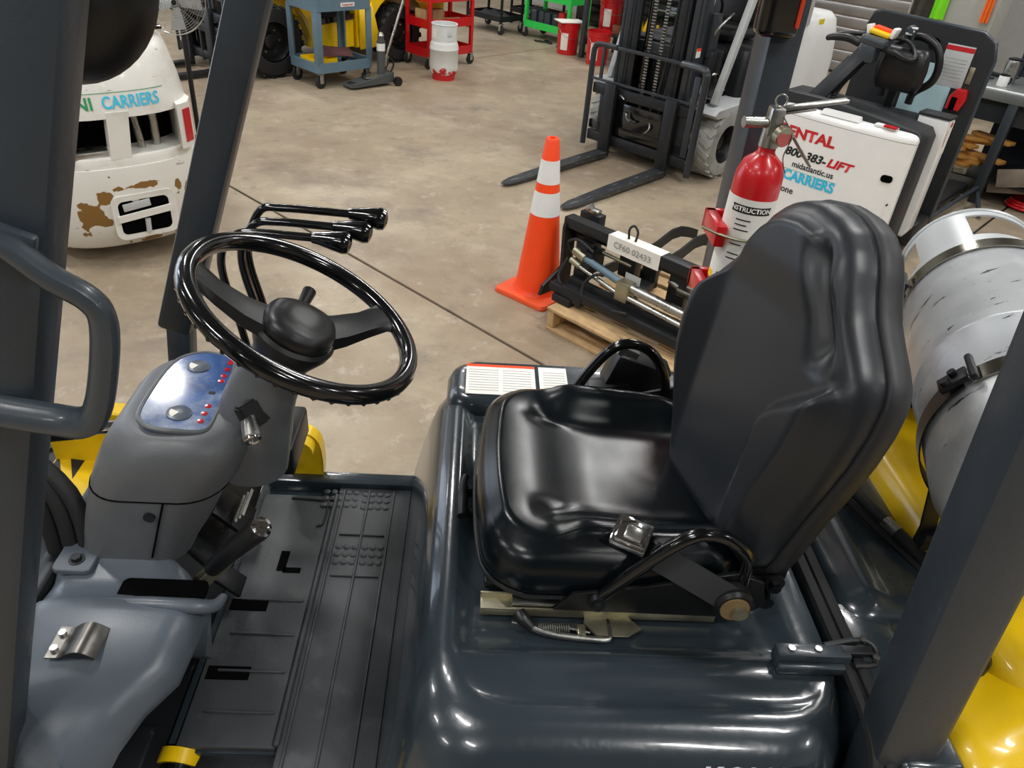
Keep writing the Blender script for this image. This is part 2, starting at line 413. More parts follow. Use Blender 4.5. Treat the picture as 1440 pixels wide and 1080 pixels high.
# left entry step below the floor
b = MB(); b.b2(-.50, -.14, .50, .74, .34, .37, .01); b.b2(-.50, -.47, .56, .74, .36, .585, .008); b.b2(-.17, -.14, .56, .74, .36, .585, .008); b.build('entry_step', M_slate, truck)
def wheel(parent, c, r, w, rim_m, tyre_m, side=1, lugs=26, name='wheel', lug=True):
    """axle along y"""
    M = basis(c, (1, 0, 0), (0, 0, 1), (0, side, 0))
    b = MB(); b.lathe([(r * .55, -w / 2), (r * .62, -w / 2 - .004), (r * .90, -w / 2), (r * .975, -w * .38), (r * .985, 0), (r * .975, w * .38), (r * .90, w / 2), (r * .62, w / 2 + .004), (r * .55, w / 2)], M, 48, False)
    if lug:
        for k in range(lugs):
            for s in (-1, 1):
                a = 2 * pi * (k + (.5 if s > 0 else 0)) / lugs
                X = M @ Matrix.Rotation(a, 4, 'Z') @ Matrix.Translation((r * .975, 0, s * w * .26)) @ Matrix.Rotation(s * .45, 4, 'X')
                b.box((0, 0, 0), (r * .06, r * .145, w * .50), None, 0); 
                # move the last box
                vs_ = b.bm.verts[:][-8:] if False else None
                b.bm.verts.ensure_lookup_table()
                for v in b.bm.verts[-8:]: v.co = X @ v.co
    t = b.build(name, tyre_m, parent)
    b = MB(); b.lathe([(r * .56, w * .40), (r * .52, w * .46), (r * .48, w * .34), (r * .44, w * .10), (r * .22, w * .06), (r * .20, w * .22), (r * .12, w * .26), (.001, w * .26)], M, 36, False)
    b.lathe([(r * .56, -w * .40), (r * .5, -w * .3), (.001, -w * .28)], M, 36, False)
    b.build('rim', rim_m, t)
    for k in range(6):
        a = 2 * pi * k / 6; p = M @ Vector((r * .33 * cos(a), r * .33 * sin(a), w * .08)); q = M @ Vector((r * .33 * cos(a), r * .33 * sin(a), w * .15))
        if k == 0: bb = MB()
        bb.cyl(p, q, r * .035, n=6)
    [x for x in [bb.builds('wheel_nut', M_steel, t)]]
    return t
wheel(truck, (-.98, .73, .34), .34, .22, M_black, M_rubber, -1)
wheel(truck, (-.98, 1.52, .34), .34, .22, M_black, M_rubber, 1)
wheel(truck, (1.02, .78, .28), .28, .18, M_black, M_rubber, -1)
wheel(truck, (1.02, 1.46, .28), .28, .18, M_black, M_rubber, 1)

# rubber mat with ribs, studs and the raised edges
b = MB()
b.b2(-.315, -.128, .64, 1.505, .600, .616, .004)
b.b2(-.50, -.318, .79, 1.47, .600, .612, .003)
mt = b.build('rubber_mat', M_mat, truck)
b = MB()
for x in (-.30, -.236, -.172): b.b2(x - .003, x + .003, .66, 1.49, .614, .620, .0015, 1)
for y in (.86, .95, 1.04, 1.13): b.b2(-.47, -.335, y - .003, y + .003, .611, .616, .0015, 1)
for y0, y1 in ((1.20, 1.22), (1.33, 1.35)): b.b2(-.29, -.18, y0, y0 + .005, .614, .620, .0015, 1)
b.b2(-.322, -.312, .79, 1.47, .611, .624, .003, 1)
b.build('rib', M_mat, mt)
stud = None
for (x0, y0, nx, ny) in ((-.285, 1.245, 3, 3), (-.222, 1.245, 3, 3), (-.345, 1.435, 5, 3), (-.245, 1.43, 4, 3)):
    for i in range(nx):
        for j in range(ny):
            if stud is None:
                b = MB(); b.lathe([(.0085, 0), (.0085, .003), (.006, .005), (.001, .0052)], Matrix.Translation((x0, y0, .614)), 10); stud = b.build('stud', M_mat, mt); s0 = (x0, y0)
            else: copy_mesh(stud, (x0 + i * .019 - s0[0], y0 + j * .024 - s0[1], 0), mt)
# recessed hatch outline and slots in the mat
b = MB(); b.tube([(-.43, 1.455, .614), (-.35, 1.45, .614), (-.335, 1.43, .614), (-.335, 1.37, .614), (-.35, 1.36, .614)], .003, 6, k=3); b.build('hatch_edge', M_rubber, mt)
b = MB(); b.b2(-.415, -.395, 1.215, 1.275, .606, .6135); b.b2(-.40, -.36, 1.21, 1.225, .606, .6135); b.b2(-.49, -.405, .93, .96, .606, .6135); b.b2(-.49, -.41, 1.10, 1.13, .606, .6135); b.builds('slot', M_dark, mt)

# hood
def hood_top(x, y):
    z = .932
    # seat pan recess
    d = min(sstep(-.02, .03, x), sstep(.60, .54, x), sstep(.775, .815, y), sstep(1.50, 1.46, y))
    z -= .022 * d
    z -= .010 * sstep(.755, .715, y)
    return z
b = MB()
R = [(-.128, .645, .575, 1.645, .09, .50), (-.125, .645, .575, 1.645, .10, .64), (-.104, .645, .580, 1.642, .11, .74), (-.084, .645, .590, 1.635, .12, .82), (-.068, .644, .606, 1.625, .12, .87), (-.050, .642, .630, 1.61, .12, .902), (-.030, .640, .655, 1.59, .12, .921), (-.008, .638, .680, 1.575, .11, .930)]
n = 12
rings = [[(p[0], p[1], q[5]) for p in dense_r] for q in R for dense_r in [None] if False]
def rr_dense(x0, x1, y0, y1, r, k=26, n=6):
    """rounded rect with k points on each straight run so rings correspond"""
    r = min(r, (x1 - x0) / 2 - 1e-4, (y1 - y0) / 2 - 1e-4); C4 = ((x1 - r, y1 - r, 0), (x0 + r, y1 - r, 90), (x0 + r, y0 + r, 180), (x1 - r, y0 + r, 270)); P = []
    arcs = []
    for cx, cy, a0 in C4: arcs.append([(cx + r * cos(radians(a0 + 90 * i / n)), cy + r * sin(radians(a0 + 90 * i / n))) for i in range(n + 1)])
    for i in range(4):
        P += arcs[i]; a = arcs[i][-1]; c = arcs[(i + 1) % 4][0]
        for j in range(1, k): P.append((lerp(a[0], c[0], j / k), lerp(a[1], c[1], j / k)))
    return P
def body(b, R, top, k=22, nin=22, M=None, cx=None, cy=None):
    M = M or Matrix.Identity(4)
    rings = [[M @ Vector((p[0], p[1], q[5])) for p in rr_dense(*q[:5], k)] for q in R]
    x0, x1, y0, y1, r, z = R[-1]; hx = (x1 - x0) / 2; hy = (y1 - y0) / 2; h = min(hx, hy) * .97
    for i in range(1, nin + 1):
        t = h * i / nin; w = min(1, i / 2)
        rr = rr_dense(x0 + t, x1 - t, y0 + t, y1 - t, max(.004, r - t), k)
        rings.append([M @ Vector((p[0], p[1], lerp(z, top(p[0], p[1]), w))) for p in rr])
    return b.loft(rings)
b = MB(); body(b, R, hood_top, 26, 26); hood = b.build('hood', M_hood, truck, ang=60)
# crease along the left flank and lettering
b = MB(); b.tube([(.05, .588, .80), (.15, .5865, .812), (.40, .583, .822), (.63, .58, .826)], [.001, .005, .006, .004], 8, k=4, flat=1); b.build('flank_crease', M_hood, hood)
lettering('KOMATSU', .048, M_silverink, hood, basis((.505, .611, .871), (1, 0, 0), (0, .56, .83)), bold=.03, sx=1.0, depth=.005)
# raised right hand deck with warning decal
b = MB(); body(b, [(-.045, .62, 1.45, 1.645, .06, .88), (-.045, .62, 1.45, 1.645, .06, .915), (-.035, .615, 1.458, 1.638, .06, .938), (-.015, .60, 1.472, 1.625, .05, .950)], lambda x, y: .953, 8, 4); b.build('side_deck', M_hood, hood)
b = MB(); b.b2(.0, .17, 1.48, 1.608, .9525, .954); b.b2(.18, .25, 1.48, 1.608, .9525, .954); dc = b.build('warning_decal', M_paper, hood)
for i in range(9):
    if i == 0: bb = MB()
    bb.b2(.007, .08, 1.495 + i * .011, 1.497 + i * .011, .9541, .9544); bb.b2(.09, .16, 1.495 + i * .011, 1.497 + i * .011, .9541, .9544)
    bb.b2(.19, .245, 1.495 + i * .011, 1.497 + i * .011, .9541, .9544)
bb.build('printed_lines', mat('grey_print', 'a3a39f', .6), dc)
b = MB(); b.b2(.0, .17, 1.598, 1.608, .9541, .9546); b.build('orange_band', M_orange, dc)

# seal between hood and rear panel, following the hood section
def section(y):  # hood height at rear edge
    return interp([(.575, .64), (.58, .74), (.59, .82), (.606, .87), (.63, .902), (.655, .921), (.69, .932), (.76, .936), (1.5, .936), (1.6, .93), (1.65, .85), (1.655, .6)], y)
ys = [.572, .575, .583, .60, .63, .66, .70, .76, .85, .95, 1.05, 1.2, 1.4, 1.55, 1.62, 1.655]
zs = [.50, .68, .80, .875, .915, .932, .940, .942, .942, .942, .942, .942, .942, .94, .92, .84]
for k, (dx, r) in enumerate(((.655, .011), (.677, .012))):
    b = MB(); b.tube([(dx, y - .004, z) for y, z in zip(ys, zs)], r, 8, k=3); b.build('rubber_seal', M_rubber, truck)
# rear panel (radiator cover) and counterweight
b = MB(); b.b2(.688, .79, .60, .92, .50, .925, .012); body(b, [(.69, .93, .86, 1.64, .05, .50), (.69, .93, .86, 1.64, .05, .82), (.695, .93, .865, 1.62, .05, .89), (.705, .93, .875, 1.59, .05, .925), (.72, .92, .89, 1.56, .05, .938)], lambda x, y: .942 + .012 * sstep(.05, 0, abs(x - .76)), 12, 8); b.build('radiator_cover', M_hood, truck, ang=60)
def cw_top(x, y): return 1.005 + .03 * sstep(.95, 1.2, x)
b = MB(); body(b, [(.90, 1.62, .60, 1.66, .16, .24), (.90, 1.66, .575, 1.68, .2, .36), (.90, 1.68, .575, 1.68, .2, .80), (.90, 1.66, .59, 1.67, .2, .88), (.90, 1.63, .62, 1.64, .2, .945), (.91, 1.59, .67, 1.59, .19, .985), (.93, 1.55, .72, 1.54, .17, 1.0)], cw_top, 12, 10); cw = b.build('counterweight', M_yellow, truck, ang=60)
b = MB(); body(b, [(.785, 1.12, .568, .88, .06, .40), (.785, 1.12, .568, .88, .06, .80), (.79, 1.12, .582, .90, .06, .87), (.80, 1.11, .61, .87, .06, .912), (.82, 1.10, .635, .88, .06, .926)], lambda x, y: .930 + .05 * sstep(.93, 1.05, x) + .03 * sstep(.80, .70, y) * sstep(.84, .95, x), 10, 8); b.build('side_wing', M_yellow, cw, ang=60)
b = MB(); body(b, [(.81, .912, .755, .84, .035, .90), (.81, .912, .755, .84, .035, .955), (.817, .905, .762, .833, .03, .967)], lambda x, y: .969, 6, 4); b.build('filler_cap', M_black, cw)
b = MB(); b.tube([(.80, 1.30, .95), (.81, 1.23, .965), (.835, 1.14, .968), (.87, 1.05, .965), (.905, .97, .955), (.925, .90, .94)], .013, 10, k=5); hs = b.build('coolant_hose', M_rubber, truck)
b = MB(); b.tube([(.855, 1.088, .966), (.868, 1.058, .965)], .0145, 10); b.build('hose_clip', M_steel, hs)
b = MB(); b.tube([(.79, 1.28, .95), (.80, 1.2, .952), (.835, 1.1, .952), (.885, .99, .945), (.91, .92, .935)], .007, 8, k=5); b.build('thin_hose', M_rubber, truck)
# latch bridging hood and cover
b = MB(); b.b2(.535, .66, .765, .792, .932, .965, .004); b.b2(.535, .655, .752, .765, .932, .950, .003); b.b2(.54, .60, .775, .80, .930, .94, .003); lt = b.build('hood_latch', M_slate, truck)
b = MB(); b.tube([(.62, .79, .96), (.67, .80, .962), (.70, .80, .96), (.71, .785, .955), (.70, .765, .95), (.66, .757, .955)], .006, 8, k=3); b.b2(.645, .70, .772, .79, .955, .966, .003); b.build('latch_hook', M_dsteel, lt)
b = MB(); b.cyl((.56, .779, .965), (.56, .779, .969), .006); b.cyl((.605, .779, .965), (.605, .779, .969), .006); b.cyl((.69, .80, .964), (.69, .80, .970), .006); b.cyl((.70, .768, .958), (.70, .768, .966), .006); b.builds('rivet', M_steel, lt)

# ------------------------------------------------------------------ overhead guard
def pillar(a, c, w, d, nm='guard_pillar'):
    b = MB(); b.beam(a, c, w, d, (0, 1, 0), .012); return b.build(nm, M_guard, truck)
npil = pillar((-.302, .68, 2.10), (-.883, .68, .30), .095, .06)
b = MB(); b.beam((-.297, .718, 2.10), (-.878, .718, .30), .05, .016, (0, 1, 0), .003); b.build('pillar_flange', M_guard, npil)
fpil = pillar((-.32, 1.60, 2.10), (-.70, 1.60, 1.02), .078, .06)
b = MB(); b.beam((-.680, 1.60, 1.09), (-.715, 1.60, .80), .06, .055, (0, 1, 0), .012); b.build('pillar_foot', M_guard, fpil)
nrear = pillar((.573, .65, 2.10), (.735, .65, .58), .098, .075)
frear = pillar((.575, 1.61, 2.10), (.588, 1.61, .60), .068, .10)
b = MB()
b.beam((-.25, .66, 2.13), (.66, .66, 2.13), .06, .08, (0, 1, 0), .01); b.beam((-.30, 1.60, 2.13), (.66, 1.60, 2.13), .06, .08, (0, 1, 0), .01)
b.beam((-.24, .62, 2.13), (-.24, 1.64, 2.13), .06, .06, (0, 0, 1), .01); b.beam((.64, .62, 2.13), (.64, 1.64, 2.13), .06, .06, (0, 0, 1), .01)
rf = b.build('roof_frame', M_guard, truck)
for k in range(7):
    b = MB(); b.beam((-.24, .76 + k * .12, 2.13), (.64, .76 + k * .12, 2.13), .012, .04, (0, 0, 1), .003); b.build('roof_bar', M_guard, rf)
# grab handle on the near front pillar
b = MB()
pts = [(-.47, .645, 1.705), (-.415, .632, 1.690), (-.375, .622, 1.664), (-.345, .620, 1.645), (-.337, .620, 1.622), (-.348, .620, 1.570), (-.366, .620, 1.518), (-.385, .622, 1.500), (-.42, .632, 1.494), (-.52, .645, 1.498)]
b.tube(pts, .0125, 12, k=5, flat=1.35); gh = b.build('grab_handle', M_slate, npil)
b = MB(); b.box((-.412, .636, 1.690), (.05, .012, .03), Matrix.Rotation(.35, 3, 'Y'), .004); b.build('handle_plate', M_slate, gh)
b = MB(); b.cyl((-.412, .634, 1.690), (-.412, .620, 1.690), .008, n=6); b.build('handle_bolt', M_black, gh)
# work lamp behind the near pillar
b = MB(); L0 = basis((-.345, .775, 1.875), (0, 1, 0), (-.42, 0, 1), (1, 0, .42))
L0 = basis((-.392, .80, 1.868), (1, 0, .1), (0, -.35, -1))
b.lathe([(.001, -.05), (.035, -.046), (.058, -.03), (.072, -.008), (.078, .012), (.078, .024), (.072, .024), (.066, .018), (.001, .014)], L0, 40, False); wl = b.build('work_lamp', M_black, npil)
b = MB(); b.lathe([(.0665, .0185), (.0665, .021), (.001, .027)], L0, 30, False); b.build('lamp_lens', mat('clear_lens', 'cfd3d4', .1, var=.02), wl)
# tail lamp on the far rear pillar
b = MB(); b.b2(.508, .588, 1.53, 1.575, 1.765, 2.03, .014, 3); tl = b.build('tail_lamp', M_gloss, frear)
b = MB(); b.b2(.574, .583, 1.5255, 1.532, 1.785, 2.02, .004, 2); b.build('tail_lens', M_orangelens, tl)
# ------------------------------------------------------------------ dash cowl, steering column, wheel, levers
def cowl_rings():
    rings = []
    # (y, x_left, x_right, top)
    T = [(.640, -.60, -.565, .74), (.655, -.665, -.545, .79), (.685, -.715, -.525, .828), (.73, -.745, -.495, .857), (.78, -.755, -.455, .872), (.83, -.755, -.448, .882), (.87, -.752, -.444, .886), (.895, -.75, -.445, .884), (.91, -.748, -.446, .872), (.95, -.746, -.455, .866), (.965, -.745, -.47, .868), (.99, -.742, -.50, .872), (1.02, -.74, -.54, .880), (1.06, -.738, -.60, .890), (1.20, -.73, -.62, .895), (1.32, -.73, -.62, .895), (1.40, -.73, -.62, .89)]
    for y, xl, xr, zt in T:
        r = min(.055 if y < .99 else .03, (xr - xl) / 2.2); zb = .765 if y < .88 else lerp(.765, .62, min(1, (y - .88) / .09)); zb = min(zb, zt - .02)
        P = [(xl, zb)]
        for i in range(7):
            a = pi - pi / 2 * i / 6; P.append((xl + r + r * cos(a), zt - r + r * sin(a)))
        for i in range(1, 8): P.append((lerp(xl + r, xr - r, i / 8), zt + (.006 * sin(pi * i / 8) if y < .95 else 0)))
        for i in range(7):
            a = pi / 2 - pi / 2 * i / 6; P.append((xr - r + r * cos(a), zt - r + r * sin(a)))
        P.append((xr - (.05 if y < .9 else .02), zb))
        rings.append([(p[0], y, p[1]) for p in P])
    return rings
b = MB(); b.loft(cowl_rings()); cowl = b.build('dash_cowl', M_cowl2, truck, ang=55)
# dark plate painted as shade in the brake lever slot, bolts, cable clip
b = MB(); b.prism(rrect(-.60, -.448, .908, .955, .012), Matrix.Translation((0, 0, .868)), .008); b.build('lever_slot_shade', M_dark, cowl)
b = MB(); b.tube([(-.66, .905, .866), (-.60, .898, .874), (-.53, .894, .880), (-.46, .896, .876), (-.43, .91, .862), (-.424, .94, .85)], [.006, .013, .014, .014, .012, .008], 10, k=4); b.build('slot_lip', M_cowl2, cowl)
b = MB(); b.prism(rrect(-.735, -.665, .962, 1.03, .012), Matrix.Translation((0, 0, .870)), .012, .002); b.build('mounting_tab', M_cowl2, cowl)
for (x, y, z) in ((-.698, .988, .880), (-.705, .775, .873)):
    b = MB(); b.cyl((x, y, z - .002), (x, y, z + .004), .014); b.cyl((x, y, z + .004), (x, y, z + .011), .009, n=6); b.build('bolt', M_dsteel, cowl)
b = MB()
def clip(u, v):
    x = lerp(-.655, -.575, u); y = lerp(.775, .835, v)
    return (x, y, .889 + (.016 * sin(pi * min(1, max(0, (u - .3) / .7))) if u > .3 else 0))
b.sheet(clip, 14, 2, .003); cl = b.build('steel_clip', mat('brushed_steel', '6c6a66', .32, metal=1, var=.25, vscale=60), cowl)
b = MB(); b.cyl((-.645, .79, .889), (-.645, .79, .896), .006); b.cyl((-.645, .82, .889), (-.645, .82, .896), .006); b.builds('rivet', M_steel, cl)

# column cover
b = MB()
R = [(-.715, -.51, 1.00, 1.27, .05, .868), (-.705, -.495, .998, 1.275, .055, .90), (-.69, -.465, .992, 1.285, .06, .95), (-.67, -.43, .987, 1.292, .07, 1.02), (-.65, -.395, .985, 1.296, .08, 1.07), (-.632, -.375, .985, 1.297, .09, 1.11), (-.615, -.372, .992, 1.292, .09, 1.135), (-.60, -.385, 1.005, 1.283, .085, 1.152), (-.59, -.40, 1.015, 1.275, .08, 1.158)]
body(b, R, lambda x, y: 1.160 + .0 * x, 10, 6); cc = b.build('column_cover', M_cowl, truck, ang=60)
b = MB(); 
tz = (1.035 - 1.02) / .05; qa, qb = (-.67, -.43, .987, 1.292, .07), (-.65, -.395, .985, 1.296, .08)
ring = rrect(*[lerp(u, v, tz) for u, v in zip(qa, qb)], 8)
b.tube([(p[0], p[1], .985 + .05) for p in ring], .0018, 5, True); b.build('cover_seam', M_dark, cc)
b = MB(); b.beam((-.515, .985, 1.035), (-.565, .997, .885), .003, .004, (0, 1, 0)); b.build('panel_seam', M_dark, cc)
b = MB(); b.cyl((-.545, .994, 1.0), (-.545, .983, 1.0), .010); b.build('cover_screw', M_dsteel, cc)
# instrument panel let into the top
IP = basis((-.495, 1.148, 1.164), (0, 1, 0), (-1, 0, .12))
po = [(-.118, -.045), (-.10, -.062), (.10, -.052), (.122, -.03), (.125, .02), (.085, .062), (-.09, .068), (-.122, .04)]
def round_poly(P, k=4):
    Q = []; n = len(P)
    for i in range(n):
        a, p, c = P[i - 1], P[i], P[(i + 1) % n]
        s = ((p[0] * .6 + a[0] * .4), (p[1] * .6 + a[1] * .4)); e = ((p[0] * .6 + c[0] * .4), (p[1] * .6 + c[1] * .4))
        for j in range(k + 1):
            t = j / k; Q.append(((1 - t) ** 2 * s[0] + 2 * t * (1 - t) * p[0] + t * t * e[0], (1 - t) ** 2 * s[1] + 2 * t * (1 - t) * p[1] + t * t * e[1]))
    return Q
pr = round_poly(po)
b = MB(); b.tube([IP @ Vector((p[0], p[1], 0)) for p in pr], .005, 8, True); b.build('panel_bezel', M_cowl, cc)
b = MB(); b.prism(pr, IP @ Matrix.Translation((0, 0, -.014)), .017); ip = b.build('instrument_panel', mat('panel_glass', '3d5c92', .10, coat=1.0, var=.35, vscale=18, spots=[('aeb8c8', 9, .5, .72)]), cc)  # bluish reflections on the glass painted in as blue tone and pale blotches
for (x, y, r) in ((-.075, -.0, .021), (.07, .012, .020)):
    b = MB(); b.lathe([(r, 0), (r, .002), (r * .92, .003), (.001, .003)], IP @ Matrix.Translation((x, y, .003)), 24, False); gg = b.build('gauge', mat('gauge_face', '59616c', .3, var=.05), ip); b = MB(); b.prism([(0, 0)] + [(.016 * cos(t_ * .3), .016 * sin(t_ * .3)) for t_ in range(4, 10)], IP @ Matrix.Translation((x, y, .0062)), .0006); b.build('dial_mark', M_paper, gg)
    b = MB(); b.prism([(-.002, 0), (0, .017), (.002, 0)], IP @ Matrix.Translation((x, y, .0062)) @ Matrix.Rotation(.8, 4, 'Z'), .001); b.build('needle', M_ink, ip) if False else b.bm.free()
for k, t in enumerate((-.088, -.066, -.044, .035, .052, .074, .096, .108)):
    b = MB(); b.lathe([(.0056, 0), (.0056, .0012), (.001, .0015)], IP @ Matrix.Translation((t, -.040 + .0 * k, .003)), 14, False); b.build('warning_light', M_redlens, ip)
b = MB(); b.b2(-.008, .0, -.012, -.001, 0, .0006); bmesh.ops.transform(b.bm, matrix=IP @ Matrix.Translation((0, -.028, .0034)), verts=b.bm.verts); b.build('display_mark', M_ink, ip)
# key / direction switch on the driver's side
b = MB(); KS = basis((-.378, 1.045, 1.095), (0, 1, .05), (.25, .1, 1)); KS = basis((-.360, 1.065, 1.185), (.55, .83, 0), (-.35, .1, .93))
b.box((0, 0, 0), (.062, .05, .02)); bmesh.ops.transform(b.bm, matrix=KS, verts=b.bm.verts); 
bmesh.ops.bevel(b.bm, geom=b.bm.edges[:], offset=.004, segments=2, affect='EDGES'); ks = b.build('switch_boot', M_rubber, cc)
b = MB(); b.cyl((-.372, 1.06, 1.185), (-.355, 1.015, 1.165), .013, .0155, 20, .002); b.build('switch_knob', M_steel, ks)
b = MB(); b.torus(frame((-.3545, 1.014, 1.1645), (-.353, 1.011, 1.163)), .0125, .0028, 24, 6); b.build('knob_ring', M_chrome, ks)
# column neck
b = MB(); NK = [(-.405, 1.12, 1.03, .075), (-.385, 1.12, 1.11, .070), (-.365, 1.125, 1.18, .062), (-.330, 1.13, 1.25, .052), (-.31, 1.13, 1.28, .050)]
b.tube([p[:3] for p in NK], [p[3] for p in NK], 24, k=4); b.build('column_neck', M_cowl, truck)
# steering wheel
WN = Vector((.468, .033, .883)).normalized(); WC = Vector((-.276, 1.13, 1.348)); WM = basis(WC, Vector((0, 1, 0)).cross(WN), WN.cross(Vector((0, 1, 0)).cross(WN)), WN)
# WM x axis: lies in the wheel plane, across the truck's length; y axis across the truck
b = MB(); b.torus(WM, .1955, .0162, 96, 16)
for k in range(44):  # finger bumps under the rim
    a = 2 * pi * k / 44; b.tube([WM @ Vector(((.205) * cos(a + d), (.205) * sin(a + d), -.009)) for d in (-.035, 0, .035)], [.002, .0060, .002], 6)
sw = b.build('steering_wheel', M_gloss, truck, ang=80)
b = MB(); b.lathe([(.001, -.10), (.050, -.098), (.056, -.085), (.070, -.058), (.073, -.044), (.067, -.038), (.001, -.036)], WM, 32, False); b.build('wheel_hub', M_black, sw)
hp = [(.050, .052), (.062, .020), (.060, -.022), (.040, -.056), (0, -.064), (-.042, -.050), (-.058, -.015), (-.055, .03), (-.03, .055), (.01, .062)]
b = MB(); b.pillow(round_poly(hp, 3), [(1.03, -.038), (1.06, -.034), (1.06, -.024), (.98, -.014), (.84, -.008)], lambda x, y: -.006 + .005 * (1 - (x * x + y * y) / .004), (0, 0), WM, 6); b.build('hub_cap', M_black, sw)
for ang in (205, 335, 90) if False else (0,):
    pass
def spoke(a, z0=-.018):
    b = MB(); d = Vector((cos(a), sin(a), 0)); t = Vector((-sin(a), cos(a), 0)); rings = []
    for r, w, h, z in ((.045, .042, .017, -.044), (.09, .036, .015, -.038), (.14, .030, .012, -.022), (.172, .032, .010, -.006), (.190, .046, .008, .0)):
        rings.append([WM @ (d * r + t * (w * cx) + Vector((0, 0, z + h * cy))) for cx, cy in ((1, -.4), (.8, .8), (.3, 1), (-.3, 1), (-.8, .8), (-1, -.4), (-.6, -1), (.6, -1))])
    b.loft(rings); return b.build('wheel_spoke', M_black, sw, ang=50)
# directions of the two spokes, found in the wheel plane
def plane_ang(p):
    q = WM.inverted() @ Vector(p); return atan2(q.y, q.x)
SP = [(-.425, 1.098, 1.428), (-.1535, 1.2575, 1.278)]
#SPOKES
for p in SP: spoke(plane_ang(p))
# turn signal stalk on the far side of the column
b = MB(); b.tube([(-.33, 1.18, 1.27), (-.315, 1.25, 1.285), (-.305, 1.30, 1.30)], [.008, .010, .013], 10, k=3); b.build('signal_stalk', M_black, truck)
# hydraulic levers, knobs facing the driver
for k, (y, kx, kz, xs) in enumerate(((1.39, -.268, 1.368, -.505), (1.425, -.232, 1.378, -.475), (1.455, -.205, 1.395, -.47))):
    b = MB(); b.tube([(xs + .06, y, .86), (xs + .05, y, 1.0), (xs + .03, y, 1.16), (xs + .01, y, 1.27), (xs + .015, y, 1.33), (xs + .045, y, kz - .003), (xs + .09, y, kz + .004), (kx - .08, y, kz + .002), (kx - .03, y, kz)], .0082, 10, k=5); lv = b.build('hydraulic_lever', M_gloss, truck)
    b = MB(); b.tube([(kx - .045, y, kz + .001), (kx - .03, y, kz), (kx - .005, y, kz - .003), (kx + .015, y, kz - .006), (kx + .026, y, kz - .008), (kx + .031, y, kz - .009)], [.011, .0135, .0195, .023, .020, .007], 14, k=3); b.build('lever_knob', M_gloss, lv)
b = MB(); b.b2(-.50, -.38, 1.33, 1.50, .80, .88, .01); b.build('lever_housing', M_black, truck)
# parking brake lever with grip and button
b = MB(); b.beam((-.50, .99, .80), (-.40, .975, .93), .022, .006, (0, 1, 0), .002); b.beam((-.51, 1.008, .80), (-.405, .99, .93), .018, .006, (0, 1, 0), .002); pb = b.build('parking_brake_lever', M_zinc, truck)
b = MB(); b.tube([(-.452, .982, .878), (-.41, .972, .935), (-.348, .952, 1.012), (-.340, .950, 1.022)], [.016, .0195, .0205, .0195], 16, k=4); b.build('grip', M_black, pb)
b = MB(); b.lathe([(.019, 0), (.019, .006), (.013, .008), (.012, .005), (.001, .005)], frame((-.342, .951, 1.02), (-.334, .947, 1.030)), 20, False); b.build('grip_cap', M_chrome, pb)
b = MB(); b.tube([(-.445, .985, .895), (-.43, .983, .925), (-.40, .978, .955)], .007, 8, k=3); b.build('release_rod', M_steel, pb)
# pedals under the column
b = MB(); b.box((-.525, 1.31, .70), (.012, .09, .10), Matrix.Rotation(-.75, 3, 'Y'), .003); pd = b.build('brake_pedal', M_black, truck)
for k in range(6):
    b = MB(); b.box((-.525 + .009 + (k - 2.5) * .010, 1.31, .70 + .006 + (k - 2.5) * .0108), (.004, .086, .007), Matrix.Rotation(-.75, 3, 'Y')); b.build('pedal_rib', M_steel, pd)
b = MB(); b.tube([(-.66, 1.31, .86), (-.60, 1.31, .76), (-.53, 1.31, .69)], .009, 8, k=4); b.build('pedal_arm', M_dsteel, pd)
b = MB(); b.box((-.49, 1.13, .68), (.01, .055, .08), Matrix.Rotation(-.75, 3, 'Y'), .003); b.tube([(-.60, 1.13, .84), (-.55, 1.13, .75), (-.50, 1.13, .68)], .008, 8, k=3); b.build('inching_pedal', M_black, truck)
# toe board, bulkhead and fender at the front
b = MB(); b.prism([(-.60, .60), (-.52, .60), (-.74, .86), (-.76, .86)], basis((0, 1.0, 0), (1, 0, 0), (0, 0, 1)), -.52); b.build('toe_board', M_dsteel, truck)
b = MB(); b.b2(-.78, -.74, .60, 1.62, .45, .86, .01); b.build('bulkhead', M_dsteel, truck)
# yellow mast bracket and tilt cylinder seen past the column
b = MB(); b.prism([(-1.02, .66), (-.70, .66), (-.72, .76), (-.76, .83), (-.90, .835), (-1.02, .78)], basis((0, 1.54, 0), (1, 0, 0), (0, 0, 1)), .05, .006); b.b2(-1.02, -.70, 1.36, 1.54, .66, .68, .004); b.build('mast_bracket', M_yellow, truck)
b = MB(); b.cyl((-.76, 1.15, 1.05), (-.64, 1.15, 1.072), .012); tr = b.build('tilt_rod', M_chrome, truck)
b = MB(); b.cyl((-.86, 1.15, 1.032), (-.735, 1.15, 1.055), .018); b.build('rod_gland', M_black, tr)
b = MB(); b.prism(round_poly([(-.44, .60), (-.36, .60), (-.36, .74), (-.40, .78), (-.46, .74)], 3), basis((0, 1.53, 0), (1, 0, 0), (0, 0, 1)), -.03, .004); b.cyl((-.41, 1.49, .735), (-.41, 1.55, .735), .035); b.build('far_lifting_eye', M_yellow, truck)
# near side yellow cylinder bracket low in the picture
b = MB(); b.cyl((-.495, .80, .575), (-.497, .775, .568), .040, n=36); b.b2(-.470, -.455, .66, .79, .46, .56, .004); nb = b.build('near_bracket', M_yellow, truck); b = MB(); b.cyl((-.499, .735, .557), (-.501, .705, .548), .041, n=36); b.build('yellow_band', M_yellow, nb)
b = MB(); b.cyl((-.495, .805, .577), (-.505, .64, .53), .033, n=32); b.build('step_cylinder', M_gloss, nb)
b = MB(); b.b2(-.68, -.55, .66, .84, .42, .60, .01); b.build('frame_bracket', M_dsteel, truck)
